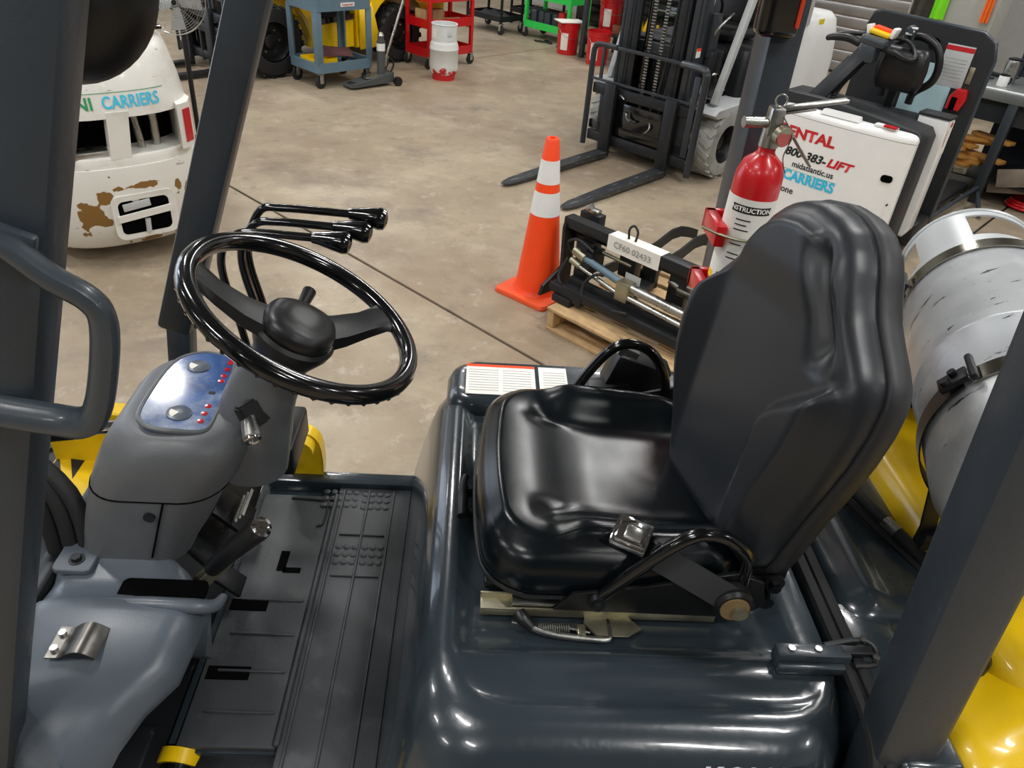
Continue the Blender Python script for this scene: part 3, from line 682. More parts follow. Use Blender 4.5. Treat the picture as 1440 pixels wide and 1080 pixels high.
# mast at the front of the truck (beyond the left edge) with hoses
mr = None
for y in (.86, 1.38):
    b = MB(); b.b2(-1.46, -1.36, y - .05, y + .05, .08, 2.25, .008); o = b.build('mast_rail', M_guard, truck)
b = MB(); b.b2(-1.45, -1.38, .86, 1.38, .30, .42, .01); b.b2(-1.45, -1.38, .86, 1.38, 2.05, 2.15, .01); b.build('mast_crossbar', M_guard, truck)
for y in (.95, 1.30):
    b = MB(); b.beam((-1.50, y, .9), (-1.50, y, .05), .10, .035, (1, 0, 0), .006); b.beam((-1.48, y, .045), (-2.5, y, .04), .10, .035, (0, 0, 1), .006); b.build('fork', M_dsteel, truck)
for k in range(3):
    b = MB(); b.tube([(-.80 + k * .03, 1.05 + k * .02, .60), (-.76 + k * .03, 1.03, .82), (-.78 + k * .03, 1.06, .98), (-.86, 1.12, 1.06), (-1.0, 1.15, 1.05), (-1.36, 1.12, 1.0)], .016, 10, k=5); b.build('hydraulic_hose', M_rubber, truck)
b = MB(); b.b2(-1.30, -.79, .62, 1.62, .70, .74, .02); b.b2(-1.32, -1.28, .62, 1.62, .35, .74, .02); b.build('front_fender', M_slate, truck) if False else b.bm.free()
# ------------------------------------------------------------------ seat
SY = 1.135
def cush_outline():
    P = []
    for p in rrect(.0, .50, -.262, .262, .085, 8): P.append(p)
    P = dense(P, .03); Q = []
    for x, y in P:
        # rounded, slightly bulging front edge; waisted sides at the back
        x2 = .055 + x * .92 - .026 * (1 - (y / .262) ** 2) * (1 - sstep(0, .25, x))
        y2 = y * (1 - .07 * sstep(.30, .5, x))
        Q.append((x2, y2))
    return Q
def cush_top(x, y):
    ay = abs(y)
    z = 1.058 - .018 * sstep(.05, .40, x)
    bol = sstep(.125, .205, ay) * sstep(.10, .22, x)          # side bolsters
    z += .036 * bol
    z -= .016 * (1 - sstep(.10, .19, ay)) * sstep(.12, .26, x)
    z += .010 * sstep(.20, .06, x) * sstep(-.02, .05, x) - .010 * sstep(.05, .02, x)
    z -= .012 * math.exp(-((x - .17) / .035) ** 2) * sstep(.10, .15, ay) * sstep(.26, .2, ay)
    return z - .012 * sstep(.21, .26, ay)
CM = Matrix.Translation((0, SY, 0))
b = MB(); b.pillow(cush_outline(), [(.86, .935), (.95, .936), (.985, .95), (1.0, .975), (1.0, 1.0), (.985, 1.022), (.955, 1.038), (.91, 1.049)], cush_top, (.25, 0), CM, 26); cu = b.build('seat_cushion', M_vinyl, truck, ang=80)
b = MB(); o2 = [(.25 + (p[0] - .25) * 1.006, p[1] * 1.006 + SY, .962) for p in cush_outline()]; b.tube(o2, .0035, 6, True); b.build('seat_piping', M_vinyl2, cu)
b = MB(); b.tube([(.115, SY - .256, .985), (.13, SY - .2585, .983), (.16, SY - .2590, .981)], .0012, 5, k=2); b.build('split_seam', mat('torn_foam', 'a8a39a', .8), cu)
b = MB(); b.b2(.05, .50, SY - .22, SY + .22, .925, .945, .005); b.build('seat_pan', M_black, truck)
# backrest: plane through B0, up BU, facing forward BN
B0 = Vector((.468, 1.042, 1.015)); _th, _ps, _ph = .165, .17, -.125
_U = Vector((sin(_th) * cos(_ps), sin(_th) * sin(_ps), cos(_th))); _A = Vector((-sin(_ps), cos(_ps), 0)); _N = _U.cross(_A); _N = _N if _N.x < 0 else -_N
BM = basis(B0, _A * cos(_ph) + _U * sin(_ph), _U * cos(_ph) - _A * sin(_ph), _N)
HW = [(0, .160), (.03, .172), (.08, .184), (.14, .200), (.20, .218), (.26, .234), (.32, .243), (.365, .243), (.395, .234), (.42, .212), (.445, .186), (.47, .162), (.50, .143), (.53, .128), (.555, .110), (.578, .082), (.592, .045), (.598, 0)]
def back_outline(gr=0.0):
    P = []
    ts = [i / 56 for i in range(57)]
    for t in ts:
        v = .598 * (1 - (1 - t) ** 1.6); w = interp(HW, v); P.append((w + gr * (1 if w > .02 else 0), v))
    up = P[:]; L = [(-x, v) for x, v in reversed(P)][1:]
    bot = [(-.165 + .33 * i / 10, -.006 * sin(pi * i / 10)) for i in range(1, 10)]
    return up + L + bot
def BOL(y, v):
    if y > 0: return .85 * sstep(.135, .21, abs(y)) * sstep(-.02, .10, v) * sstep(.60, .30, v)
    ye = .085 + .13 * sstep(.26, .40, v); return sstep(ye, ye + .040, abs(y)) * sstep(-.02, .08, v) * sstep(.46, .36, v)
def back_front(y, v):
    ay = abs(y); hw = max(.02, interp(HW, v))
    z = .032 + .012 * sstep(.42, .50, v)
    z += .040 * BOL(y, v)
    # groove beside the crown, running down to the top of the bolster
    gy = .070 + .085 * sstep(.56, .38, v)
    z -= (.030 if y < 0 else 0) * math.exp(-((ay - gy) / .022) ** 2) * sstep(.36, .42, v) * sstep(.60, .52, v)
    z -= .030 * sstep(.55, .60, v)
    z -= .012 * sstep(.80, 1.0, ay / hw)
    return z
b = MB(); b.pillow(back_outline(), [(.93, -.052), (.985, -.05), (1.0, -.038), (1.0, -.016), (.99, .002), (.965, .015), (.925, .024)], back_front, (0, .28), BM, 40); bk = b.build('backrest', M_vinyl2 if False else mat('backrest_vinyl', '22262b', .36, var=.05, bump=.06, bscale=600), truck, ang=80)
b = MB(); b.pillow(back_outline(.004), [(.90, -.088), (.97, -.084), (1.0, -.075), (1.012, -.058), (1.012, -.036), (1.0, -.034)], lambda x, y: -.036, (0, .28), BM, 4); b.build('back_shell', mat('shell_plastic', '26272a', .5, var=.05), bk, ang=70)
# hinges and reclining knob
for s, nm in ((-1, 'near'), (1, 'far')):
    y = SY + s * .235
    b = MB(); b.beam((.44, y, .985), (.55, y, .995), .03, .012, (0, 1, 0), .004); b.cyl((.555, y - .012, .995), (.555, y + .012, .995), .020); b.b2(.50, .58, min(y, y - s * .03), max(y, y - s * .03), .97, 1.03, .004); h = b.build('back_hinge', M_black, truck)
    b = MB(); b.cyl((.555, y + s * .012, .995), (.555, y + s * .024, .995), .011, n=6); b.cyl((.545, y + s * .01, .965), (.545, y + s * .03, .965), .013); b.build('hinge_bolt', M_gloss, h)
# seat side frames and hip restraints
for s in (-1, 1):
    y = SY + s * .272
    b = MB()
    if s < 0: pts = [(.236, y, .962), (.250, y - .003, .985), (.282, y - .006, 1.032), (.332, y - .008, 1.100), (.382, y - .008, 1.142), (.432, y - .007, 1.134), (.474, y - .004, 1.095), (.484, y, 1.045), (.484, y, 1.0)]
    else: pts = [(.20, y, .965), (.235, y + .004, 1.0), (.27, y + .008, 1.07), (.315, y + .01, 1.135), (.36, y + .01, 1.152), (.41, y + .006, 1.13), (.445, y, 1.07), (.455, y, 1.0)]
    b.tube(pts, .0115, 12, k=6); b.build('hip_bar', M_gloss, truck)
    b = MB(); b.prism([(.17, .945), (.50, .940), (.535, .975), (.52, 1.03), (.47, 1.05), (.36, 1.02), (.26, .995), (.20, .985)], basis((0, y + .004, 0), (1, 0, 0), (0, 0, 1)), .008, .001); sf = b.build('seat_side_plate', M_black, truck)
    b = MB(); b.cyl((.242, y - .002 * s, .975), (.242, y + s * .016, .975), .015, n=20); b.cyl((.242, y + s * .016, .975), (.242, y + s * .024, .975), .009, n=6); b.build('side_bolt', M_dsteel, sf)
# belt retractor, belt and buckle on the near side
y = SY - .285
b = MB(); b.cyl((.468, y + .012, 1.0), (.468, y - .022, 1.0), .035, .035, 32, .006); rt = b.build('belt_anchor', M_black, truck)
b = MB(); b.cyl((.468, y - .022, 1.0), (.468, y - .025, 1.0), .025); b.build('anchor_disc', M_brown if False else mat('tan_washer', '8a7350', .5), rt)
b = MB(); b.cyl((.476, y - .025, .996), (.476, y - .032, .996), .014); b.build('anchor_bolt', M_zinc, rt)
b = MB(); 
def belt(u, v):
    p = Vector((.462, y - .010, 1.010)).lerp(Vector((.322, y + .035, 1.068)), u); w = Vector((.45, .15, .88)).normalized() * .05
    return p + w * (v - .5) + Vector((0, -.012, .01)) * sin(pi * u)
b.sheet(belt, 8, 3, .004); bt = b.build('buckle_stalk', mat('grey_sleeve', '34363a', .55, var=.1), truck)
BK = basis((.288, SY - .238, 1.086), (.86, -.42, -.05), (.38, .78, .22))
b = MB(); b.box((0, 0, .008), (.062, .058, .018), None, .003); b.box((0, -.0, .018), (.050, .048, .01), None, .004); bmesh.ops.transform(b.bm, matrix=BK, verts=b.bm.verts); bu = b.build('belt_buckle', M_chrome, truck, ang=25)
b = MB(); b.box((0.004, -.004, .0245), (.030, .026, .006), None, .003); bmesh.ops.transform(b.bm, matrix=BK, verts=b.bm.verts); b.build('release_button', M_steel, bu, ang=25)
# rails, spring and slide handle
for yy in (SY - .250, SY + .262):
    b = MB(); b.b2(.045, .46, yy - .018, yy + .018, .918, .926, .002); b.b2(.045, .46, yy - .020, yy - .016, .918, .936, .001); b.b2(.045, .46, yy + .014, yy + .018, .918, .936, .001); rl = b.build('seat_rail', M_zinc, truck)
    b = MB(); b.b2(.10, .52, yy - .013, yy + .013, .927, .942, .002); b.build('upper_rail', M_steel, rl)
yy = SY - .262
b = MB(); pts = [(.10 + .004 * 0, yy - .030, .925)]
N_ = 14
hel = [(.145 + .055 * i / (N_ * 8) , yy - .034 + .0065 * cos(2 * pi * i / 8), .922 + .0065 * sin(2 * pi * i / 8)) for i in range(N_ * 8 + 1)]
b.tube(hel, .0016, 5); b.tube([(.10, yy - .028, .926), (.145, yy - .034, .922)], .002, 6); b.tube([(.20, yy - .034, .922), (.235, yy - .040, .92)], .002, 6); b.build('return_spring', M_steel, truck)
b = MB(); b.prism([(.245, -.035), (.30, -.035), (.325, -.02), (.30, .01), (.23, .01), (.225, -.01)], Matrix.Translation((0, yy - .012, .920)), .004); b.b2(.212, .226, yy - .052, yy - .03, .915, .93, .002); b.build('rail_plate', M_zinc, truck)
b = MB(); b.tube([(.268, yy - .015, .922), (.268, yy - .045, .920), (.258, yy - .053, .919), (.20, yy - .050, .920), (.155, yy - .045, .923), (.13, yy - .037, .928)], .0058, 10, k=4); sh = b.build('slide_handle', M_steel, truck)
b = MB(); b.tube([(.135, yy - .040, .927), (.118, yy - .028, .936), (.110, yy - .018, .941)], [.008, .0125, .011], 12, k=3); b.build('handle_grip', M_black, sh)
# weight adjustment knob in front of the cushion
b = MB(); b.tube([(.008, SY - .03, .948), (.006, SY + .02, .958), (.010, SY + .04, .962)], .007, 10, k=3); b.tube([(.006, SY - .065, .952), (.006, SY - .015, .958)], [.010, .011], 12); b.b2(.002, .04, SY - .05, SY - .04, .93, .95, .003); b.b2(.002, .04, SY + .01, SY + .02, .93, .955, .003); b.build('seat_adjuster', M_black, truck)
# small parts behind the far hip bar: belt housing and switch box
b = MB(); b.box((.40, 1.50, 1.02), (.14, .07, .10), Matrix.Rotation(.3, 3, 'Y'), .01); b.box((.34, 1.48, .985), (.10, .05, .05), Matrix.Rotation(-.2, 3, 'Y'), .008); bh = b.build('belt_housing', M_black, truck)
b = MB(); b.box((.372, 1.50, 1.085), (.05, .04, .025), Matrix.Rotation(.4, 3, 'Y'), .003); b.build('latch_tongue', M_steel, bh)
b = MB(); b.b2(.45, .56, 1.44, 1.49, .945, .96, .003); b.build('far_bracket', M_steel, truck)
# ------------------------------------------------------------------ gas tank lying on the counterweight
TA = Vector((.36, 1, 0)).normalized(); T0 = Vector((1.078, 1.30, 1.262)); TM = basis(T0, Vector((0, 0, 1)).cross(TA), (0, 0, 1), TA)
# TM: x roughly forward, y up, z along the tank towards the far side
M_tank = mat('scuffed_aluminium', 'c2c6c9', .33, metal=.25, var=.06, vscale=8, spots=[('34363a', 15, .62, .65, 9, (1, 3, .7)), ('dfe2e3', 6, .55, .7)], rvar=.08)
tank = thing('gas_tank', 'scuffed silver gas tank strapped on its side on the yellow counterweight', 'gas tank', (T0.x, T0.y, T0.z - .16), world=True)
b = MB(); b.lathe([(.001, -.56), (.06, -.555), (.11, -.535), (.15, -.50), (.17, -.45), (.17, -.19), (.1725, -.187), (.1725, -.177), (.17, -.174), (.17, .16), (.157, .20), (.12, .235), (.07, .252), (.001, .258)], TM, 56); tb = b.build('tank_body', M_tank, tank, ang=50)
# valve collar ring with two hand openings
b = MB(); Rr = .150; Z0, Z1 = .20, .40; rng_ = []
def collar(a0, a1, z0, z1, n=12):
    b.sheet(lambda u, v: TM @ Vector((Rr * cos(lerp(a0, a1, u)), Rr * sin(lerp(a0, a1, u)), lerp(z0, z1, v))), n, 2, .004)
collar(0, 2 * pi, Z0, Z0 + .05, 60); collar(0, 2 * pi, Z1 - .03, Z1, 60)
for a0, a1 in ((.35, 1.15), (2.6, 3.9), (4.6, 5.5)): collar(a0, a1, Z0 + .05, Z1 - .03, 14)
b.torus(TM @ Matrix.Translation((0, 0, Z1)), Rr, .005, 50, 8); b.build('collar', mat('collar_metal', 'c4c8ca', .3, metal=.25, var=.04), tank)
b = MB(); b.cyl(TM @ Vector((0, 0, .27)), TM @ Vector((0, 0, .33)), .022); b.cyl(TM @ Vector((-.03, .02, .31)), TM @ Vector((.03, .02, .31)), .014); b.build('valve', mat('brass', 'b08d3f', .35, metal=1), tank)
# straps: parts of the forklift's tank bracket
def strap(z, w, a0, a1, m, nm):
    b = MB(); b.sheet(lambda u, v: TM @ Vector((.176 * cos(lerp(a0, a1, u)), .176 * sin(lerp(a0, a1, u)), z + w * (v - .5))), 40, 2, .003); return b.build(nm, m, truck)
M_strap = mat('polished_strap', '9a968a', .16, metal=1, var=.1)
for z, AZ in ((.135, radians(12)), (-.35, radians(36))):
    st = strap(z, .040, AZ, AZ + radians(190), M_strap, 'tank_strap'); st2 = strap(z, .044, AZ - .08, AZ - radians(150), M_black, 'strap_cradle')
    b = MB(); q = TM @ Vector((.185 * cos(AZ + .05), .185 * sin(AZ + .05), z)); tdir = (TM.to_3x3() @ Vector((-sin(AZ), cos(AZ), 0))).normalized(); ndir = (TM.to_3x3() @ Vector((cos(AZ), sin(AZ), 0))).normalized()
    X = basis(q, tdir, TA, ndir); b.box((-.035, 0, 0), (.05, .034, .012), None, .003); b.box((.0, 0, .006), (.012, .07, .014), None, .004); b.cyl((-.045, -.008, .006), (-.045, -.008, .014), .008, n=10); b.cyl((-.03, .006, .006), (-.03, .006, .014), .007, n=10)
    bmesh.ops.transform(b.bm, matrix=X, verts=b.bm.verts); b.build('strap_catch', M_dsteel, st)
b = MB()
for z in (.135, -.35):
    c = T0 + TA * z; b.beam(c + Vector((-.12, 0, -.22)), c + Vector((.12, 0, -.22)), .04, .03, (0, 1, 0), .004); b.beam(c + Vector((-.11, 0, -.21)), c + Vector((-.135, 0, -.09)), .03, .006, (0, 1, 0), .002); b.beam(c + Vector((.11, 0, -.21)), c + Vector((.135, 0, -.09)), .03, .006, (0, 1, 0), .002)
b.builds('tank_bracket', M_dsteel, truck)
# extinguisher clamped to the far rear pillar
ext = thing('fire_extinguisher', 'red fire extinguisher with white instruction label, clamped to the rear pillar', 'fire extinguisher', (.60, 1.49, 1.20), world=True)
E0 = Vector((.556, 1.475, 1.225)); EU = Vector((.02, 0, 1)).normalized(); EM = frame(E0, E0 + EU)
r_ = .0475
b = MB(); b.lathe([(.001, 0), (r_ * .9, 0), (r_, .008), (r_, .285), (r_ * .97, .305), (r_ * .80, .328), (r_ * .45, .342), (.017, .348), (.017, .358)], EM, 40); b.build('cylinder', M_red, ext, ang=50)
lb = MB(); EA = radians(-100)
def ept(a, h, dr=.0008): return EM @ Vector(((r_ + dr) * cos(a), (r_ + dr) * sin(a), h))
# label angle: work out the direction of the street side (-y, -x) in EM's frame
av = EM.inverted().to_3x3() @ Vector((-.35, -.93, 0)); AC = atan2(av.y, av.x)
b = MB(); b.sheet(lambda u, v: ept(AC + lerp(-1.5, 1.5, u), lerp(.075, .262, v)), 30, 2, .0003); el = b.build('instruction_label', M_paper, ext)
sg = 1 if (EM.to_3x3() @ Vector((-sin(AC), cos(AC), 0))).x > 0 else -1
def ewarp(a0, h0): return lambda p: ept(AC + a0 + sg * p.x / r_, h0 + p.y, .0012 + p.z)
b = MB(); b.sheet(lambda u, v: ept(AC + sg * lerp(-.75, .95, u), lerp(.233, .249, v), .0013), 16, 1, .0003); b.build('title_band', M_ink, ext)
lettering('INSTRUCTIONS', .013, M_paper, ext, None, warp=ewarp(sg * .1, .241), bold=.03, depth=.0007)
b = MB()
for i in range(9): 
    if i in (3, 6): continue
    w_ = .5 if i % 2 else .62; b.sheet(lambda u, v: ept(AC + sg * lerp(-.45, -.45 + w_, u), lerp(.218 - i * .0105, .2205 - i * .0105, v), .0013), 8, 1, .0002)
b.build('printed_text', M_ink, ext)
b = MB(); b.sheet(lambda u, v: ept(AC + sg * lerp(-.7, -.5, u), lerp(.079, .096, v), .0013), 6, 1, .0003); b.sheet(lambda u, v: ept(AC + sg * lerp(-.25, .0, u), lerp(.079, .096, v), .0013), 6, 1, .0003); b.build('class_symbol', M_ink, ext)
b = MB(); b.sheet(lambda u, v: ept(AC + sg * lerp(-1.4, -.95, u), lerp(.076, .092, v), .0013), 6, 1, .0003); b.build('yellow_mark', mat('yellow_ink', 'f2d21a', .5), ext)
b = MB(); top = E0 + EU * .358
b.cyl(top, top + EU * .05, .019, .017); b.b2(top.x - .014, top.x + .014, top.y - .016, top.y + .016, top.z + .02, top.z + .075, .005); b.cyl(top + Vector((-.0, 0, .045)), top + Vector((-.062, -.01, .045)), .0105); vb = b.build('valve_head', M_steel, ext)
b = MB(); b.cyl(top + Vector((.012, -.018, .028)), top + Vector((.016, -.032, .026)), .019); b.build('gauge', M_zinc, ext)
b = MB(); b.cyl(top + Vector((.016, -.032, .026)), top + Vector((.0163, -.033, .026)), .0165); b.build('gauge_face', mat('gauge_red', 'c05a58', .2, coat=.6), ext)
b = MB(); b.beam(top + Vector((.0, 0, .070)), top + Vector((.125, -.01, .098)), .006, .022, (0, 1, 0), .002); b.beam(top + Vector((.0, 0, .062)), top + Vector((.07, -.005, .078)), .005, .02, (0, 1, 0), .002); b.build('squeeze_handle', M_steel, ext)
b = MB(); b.beam(top + Vector((.02, -.012, .045)), top + Vector((.085, -.02, -.028)), .004, .020, (0, 1, 0), .002); b.build('carry_lever', M_steel, ext)
b = MB(); b.torus(frame(top + Vector((-.0, -.01, .088)), top + Vector((-.002, -.03, .090))), .011, .0016, 20, 6); b.tube([top + Vector((.01, -.016, .06)), top + Vector((.03, -.03, .03)), top + Vector((.024, -.03, -.01)), top + Vector((.034, -.034, -.04))], .0012, 5, k=4); b.build('pull_pin', M_steel, ext)
b = MB()
for h in (.04, .178):
    c = E0 + EU * h
    b.b2(c.x - .068, c.x - .046, 1.44, 1.545, c.z - .022, c.z + .022, .002); b.b2(c.x + .046, c.x + .062, 1.44, 1.545, c.z - .022, c.z + .022, .002); b.b2(c.x - .068, c.x + .062, 1.53, 1.548, c.z - .022, c.z + .022, .002)
eb = b.builds('extinguisher_bracket', M_red, truck)[0]
b = MB()
for h in (.04, .178):
    c = E0 + EU * h; b.tube([(c.x - .095, 1.455, c.z + .014), (c.x - .06, 1.440, c.z + .006), (c.x - .02, 1.4195, c.z + .004), (c.x + .02, 1.4195, c.z + .004), (c.x + .055, 1.44, c.z + .008), (c.x + .075, 1.45, c.z + .014)], .0032, 8, k=3)
b.builds('clamp_rod', M_zinc, eb)
# ------------------------------------------------------------------ things on the floor
# traffic cone
cone = thing('traffic_cone', 'tall orange traffic cone with two white reflective bands beside the pallet', 'cone', (.375, 3.865, 0), radians(-41))
b = MB(); b.rrs([(-.175, .175, -.175, .175, .03, 0), (-.178, .178, -.178, .178, .03, .012), (-.172, .172, -.172, .172, .03, .026), (-.15, .15, -.15, .15, .04, .03)]); b.build('cone_base', mat('cone_base_vinyl', 'f25a2c', .5, var=.06), cone)
CR = lambda h: lerp(.130, .036, h / .86)
b = MB(); b.lathe([(CR(0) + .012, .028), (CR(.03) + .002, .045)] + [(CR(h), h) for h in (.06, .45)] + [(CR(.86), .86), (CR(.86) * .8, .872), (.018, .872), (.016, .80)], None, 40); cb = b.build('cone_body', M_orange, cone)
for z0, z1 in ((.475, .60), (.645, .765)):
    b = MB(); b.lathe([(CR(z0) + .0015, z0), (CR(z1) + .0015, z1)], None, 40, False); b.build('reflective_band', M_reflw, cb)

# pallet with deck boards and stringers, attachment on top
Pm = (.40, 3.45)
pal = thing('wooden_pallet', 'weathered wooden pallet under the black fork attachment', 'pallet', (Pm[0], Pm[1], 0), radians(-45))
for y0, w in ((0, .14), (.18, .09), (.31, .09), (.44, .09), (.57, .09), (.70, .09), (.83, .09), (.96, .14)):
    b = MB(); b.b2(random.uniform(-.01, .01), 1.19 + random.uniform(-.01, .01), y0, y0 + w, .113, .130, .002); b.build('deck_board', M_wood, pal)
for x in (0, .575, 1.15):
    b = MB(); b.b2(x, x + .04, .005, 1.095, .02, .112, .002); b.build('stringer', M_wood, pal)
for y0 in (0, .42, .96):
    b = MB(); b.b2(0, 1.19, y0, y0 + .12, 0, .018, .002); b.build('bottom_board', M_wood, pal)
att = thing('fork_attachment', 'black steel fork positioner frame with hydraulic cylinders lying on the pallet', 'forklift attachment', (Pm[0], Pm[1], .13), radians(-45))
zz = -.13
b = MB(); b.b2(-.13, .98, .215, .285, .475 + zz, .53 + zz, .006); b.b2(-.13, .98, .275, .30, .43 + zz, .50 + zz, .004); b.build('top_rail', M_dsteel, att)
b = MB(); b.b2(.0, .98, .09, .17, .175 + zz, .225 + zz, .005); b.b2(.0, .98, .15, .18, .19 + zz, .26 + zz, .004); b.build('lower_rail', M_dsteel, att)
b = MB(); b.prism([(.30, .0), (.30, .37), (.22, .40), (.205, .34), (.22, .12), (.08, .05), (.06, .0)], basis((-.125, 0, 0), (0, 1, 0), (0, 0, 1)), .018, .002); b.build('end_plate', M_dsteel, att)
b = MB(); b.box((.03, .12, .055), (.22, .07, .05), Matrix.Rotation(.1, 3, 'Y'), .008); b.box((.02, .10, .02), (.12, .06, .04), None, .006); b.build('lower_hook', M_dsteel, att)
b = MB(); b.b2(-.15, -.02, .37, .43, .30 + zz, .52 + zz, .006); b.b2(-.10, -.06, .28, .38, .40 + zz, .44 + zz, .004); hkm = b.build('upper_hook', M_dsteel, att)
b = MB(); b.b2(-.11, -.045, .375, .42, .52 + zz, .54 + zz, .004); b.cyl((-.115, .39, .535 + zz), (-.09, .39, .55 + zz), .02); b.build('hook_cap', M_steel, hkm)
for (a, c, r, r2, m, nm) in (((.02, .19, .375 + zz), (.33, .17, .335 + zz), .017, .020, M_bluecart, 'cylinder_rod'), ((.33, .17, .335 + zz), (.95, .16, .32 + zz), .024, .024, M_steel, 'cylinder_body'), ((.0, .18, .325 + zz), (.32, .15, .285 + zz), .012, .012, M_steel, 'lower_rod'), ((.33, .15, .29 + zz), (.95, .14, .27 + zz), .016, .016, M_steel, 'lower_tube'), ((.0, .27, .40 + zz), (.28, .28, .385 + zz), .010, .010, M_zinc, 'guide_rod')):
    b = MB(); b.cyl(a, c, r, r2, 16); b.build(nm, m, att)
b = MB(); b.b2(.30, .375, .13, .20, .26 + zz, .36 + zz, .006); b.build('cylinder_block', M_zinc, att)
b = MB(); b.cyl((-.02, .20, .385 + zz), (.06, .19, .37 + zz), .026); b.cyl((-.03, .19, .33 + zz), (.04, .18, .32 + zz), .018); b.build('rod_end', M_zinc, att)
for k, P in enumerate(([(-.05, .22, .35), (-.07, .2, .41), (.0, .19, .45), (.10, .19, .42)], [(.20, .17, .34), (.16, .14, .33), (.12, .12, .27), (.14, .10, .21), (.25, .10, .20), (.42, .09, .24)], [(-.06, .2, .33), (-.07, .15, .24), (-.02, .12, .20)])):
    b = MB(); b.tube([(x, y, z + zz) for x, y, z in P], .008, 8, k=6); b.build('hydraulic_hose', M_rubber, att)
b = MB(); b.b2(.16, .25, .20, .62, .145 + zz, .185 + zz, .004); b.b2(.16, .25, .58, .62, .145 + zz, .30 + zz, .004); b.build('fork_bracket', M_dsteel, att)
b = MB(); b.b2(-.01, .06, .19, .25, .02, .31, .005); b.b2(.02, .10, .18, .30, .16, .28, .01); b.b2(.20, .30, .28, .34, .18, .34, .005); b.b2(.50, .60, .28, .33, .10, .36, .005); b.builds('upright_brace', M_dsteel, att)
b = MB(); b.tube([(.255, .25, .40), (.25, .25, .45), (.275, .25, .475), (.30, .25, .45), (.295, .25, .40)], .006, 8, k=4); b.build('lifting_eye', M_dsteel, att)
b = MB(); b.sheet(lambda u, v: (lerp(.16, .47, u), lerp(.2145, .2865, v) if v < 1 else .287, .532 + zz), 6, 2, .001); b.sheet(lambda u, v: (lerp(.16, .47, u), .2125 - .003 * abs(sin(u * 9)), lerp(.535, .455, v) + zz), 10, 2, .001); pt = b.build('paper_tag', M_paper, att)
lettering('CF60 02433', .045, mat('pencil_grey', '77797c', .7), pt, basis((.315, .2035, .495 + zz), (1, 0, -.02), (0, 0, 1)), depth=.0012, bold=.0)
b = MB(); b.b2(.30, .39, .205, .207, .33 + zz, .385 + zz); b.build('data_plate', M_lgrey, att)
for dx in (0, .16):
    b = MB(); b.sheet(lambda u, v: (.0 + dx + .5 * max(0, u - .75) * .3, lerp(.45, 1.35, u), .03 + .05 * sstep(.5, .8, u) - .05 * sstep(.85, 1, u) + .07 * v * (1 if dx else .9)), 12, 1, .015); b.build('arm', M_dsteel, att)
b = MB(); b.b2(.56, .92, .26, .30, .22, .26, .004); b.cyl((.50, .30, .26), (.56, .29, .25), .02); b.build('side_cylinder', M_steel, att)

# ------------------------------------------------------------------ white forklift with mast, beside the cone
M_mast = mat('mast_paint', '282d33', .38, coat=.15, var=.06, bump=.15, bscale=90)
A = thing('forklift', 'forklift with black mast, load backrest and two forks behind the orange cone', 'forklift', (1.27, 6.2, 0), radians(-134.4))
for y in (-.29, .29):
    b = MB(); b.loft([[(x, y + w, z) for w, z in ((-wd, .018), (wd, .018), (wd, zt), (-wd, zt))] for x, wd, zt in ((0, .052, .062), (.7, .052, .050), (1.12, .050, .034), (1.20, .036, .028), (1.235, .018, .026))]); f = b.build('fork', mat('worn_fork', '4b4e51', .34, metal=.6, var=.25, vscale=7, spots=[('8f9193', 9, .56, .66, 6, (1, 5, 5))]), A)
    b = MB(); b.b2(-.005, .04, y - .052, y + .052, .02, .60, .008); b.build('fork_shank', M_dsteel, f)
    b = MB(); b.b2(.20, 1.1, y - .035, y + .035, .0505, .0515); b.build('worn_face', M_steel, f) if False else b.bm.free()
for z in (.14, .52):
    b = MB(); b.b2(-.055, -.012, -.50, .50, z - .035, z + .045, .006); b.build('carriage_bar', M_dsteel, A)
b = MB(); b.b2(-.05, -.02, -.50, .50, .20, .27, .004); b.b2(-.04, -.02, -.20, .20, .27, .46, .004); b.build('carriage_plate', M_gloss, A)
for y in (-.36, .36): b = MB(); b.b2(-.05, -.02, y - .06, y + .06, .17, .50, .004); b.build('carriage_side', M_dsteel, A)
# load backrest
for s in (-1, 1):
    b = MB(); b.tube([(0, s * .525, .06), (0, s * .525, .5), (0, s * .525, .78), (0, s * .515, .83), (0, s * .485, .858), (0, s * .30, .862)], .018 if s < 0 else .022, 8, k=4, flat=1.3); b.build('backrest_upright', M_mast, A)
b = MB(); b.beam((0, -.50, .862), (0, .49, .862), .025, .022, (1, 0, 0), .004); b.build('backrest_top', M_mast, A)
b = MB(); b.beam((0, -.52, .60), (0, .50, .60), .02, .016, (1, 0, 0), .003); b.build('backrest_rail', M_mast, A)
for y in (-.425,): b = MB(); b.beam((0, y, .60), (0, y, .86), .03, .014, (1, 0, 0), .003); b.build('backrest_bar', M_mast, A)
b = MB(); b.beam((.0, .46, .20), (.0, .46, .80), .05, .02, (1, 0, 0), .004); b.build('backrest_plate', M_mast, A)
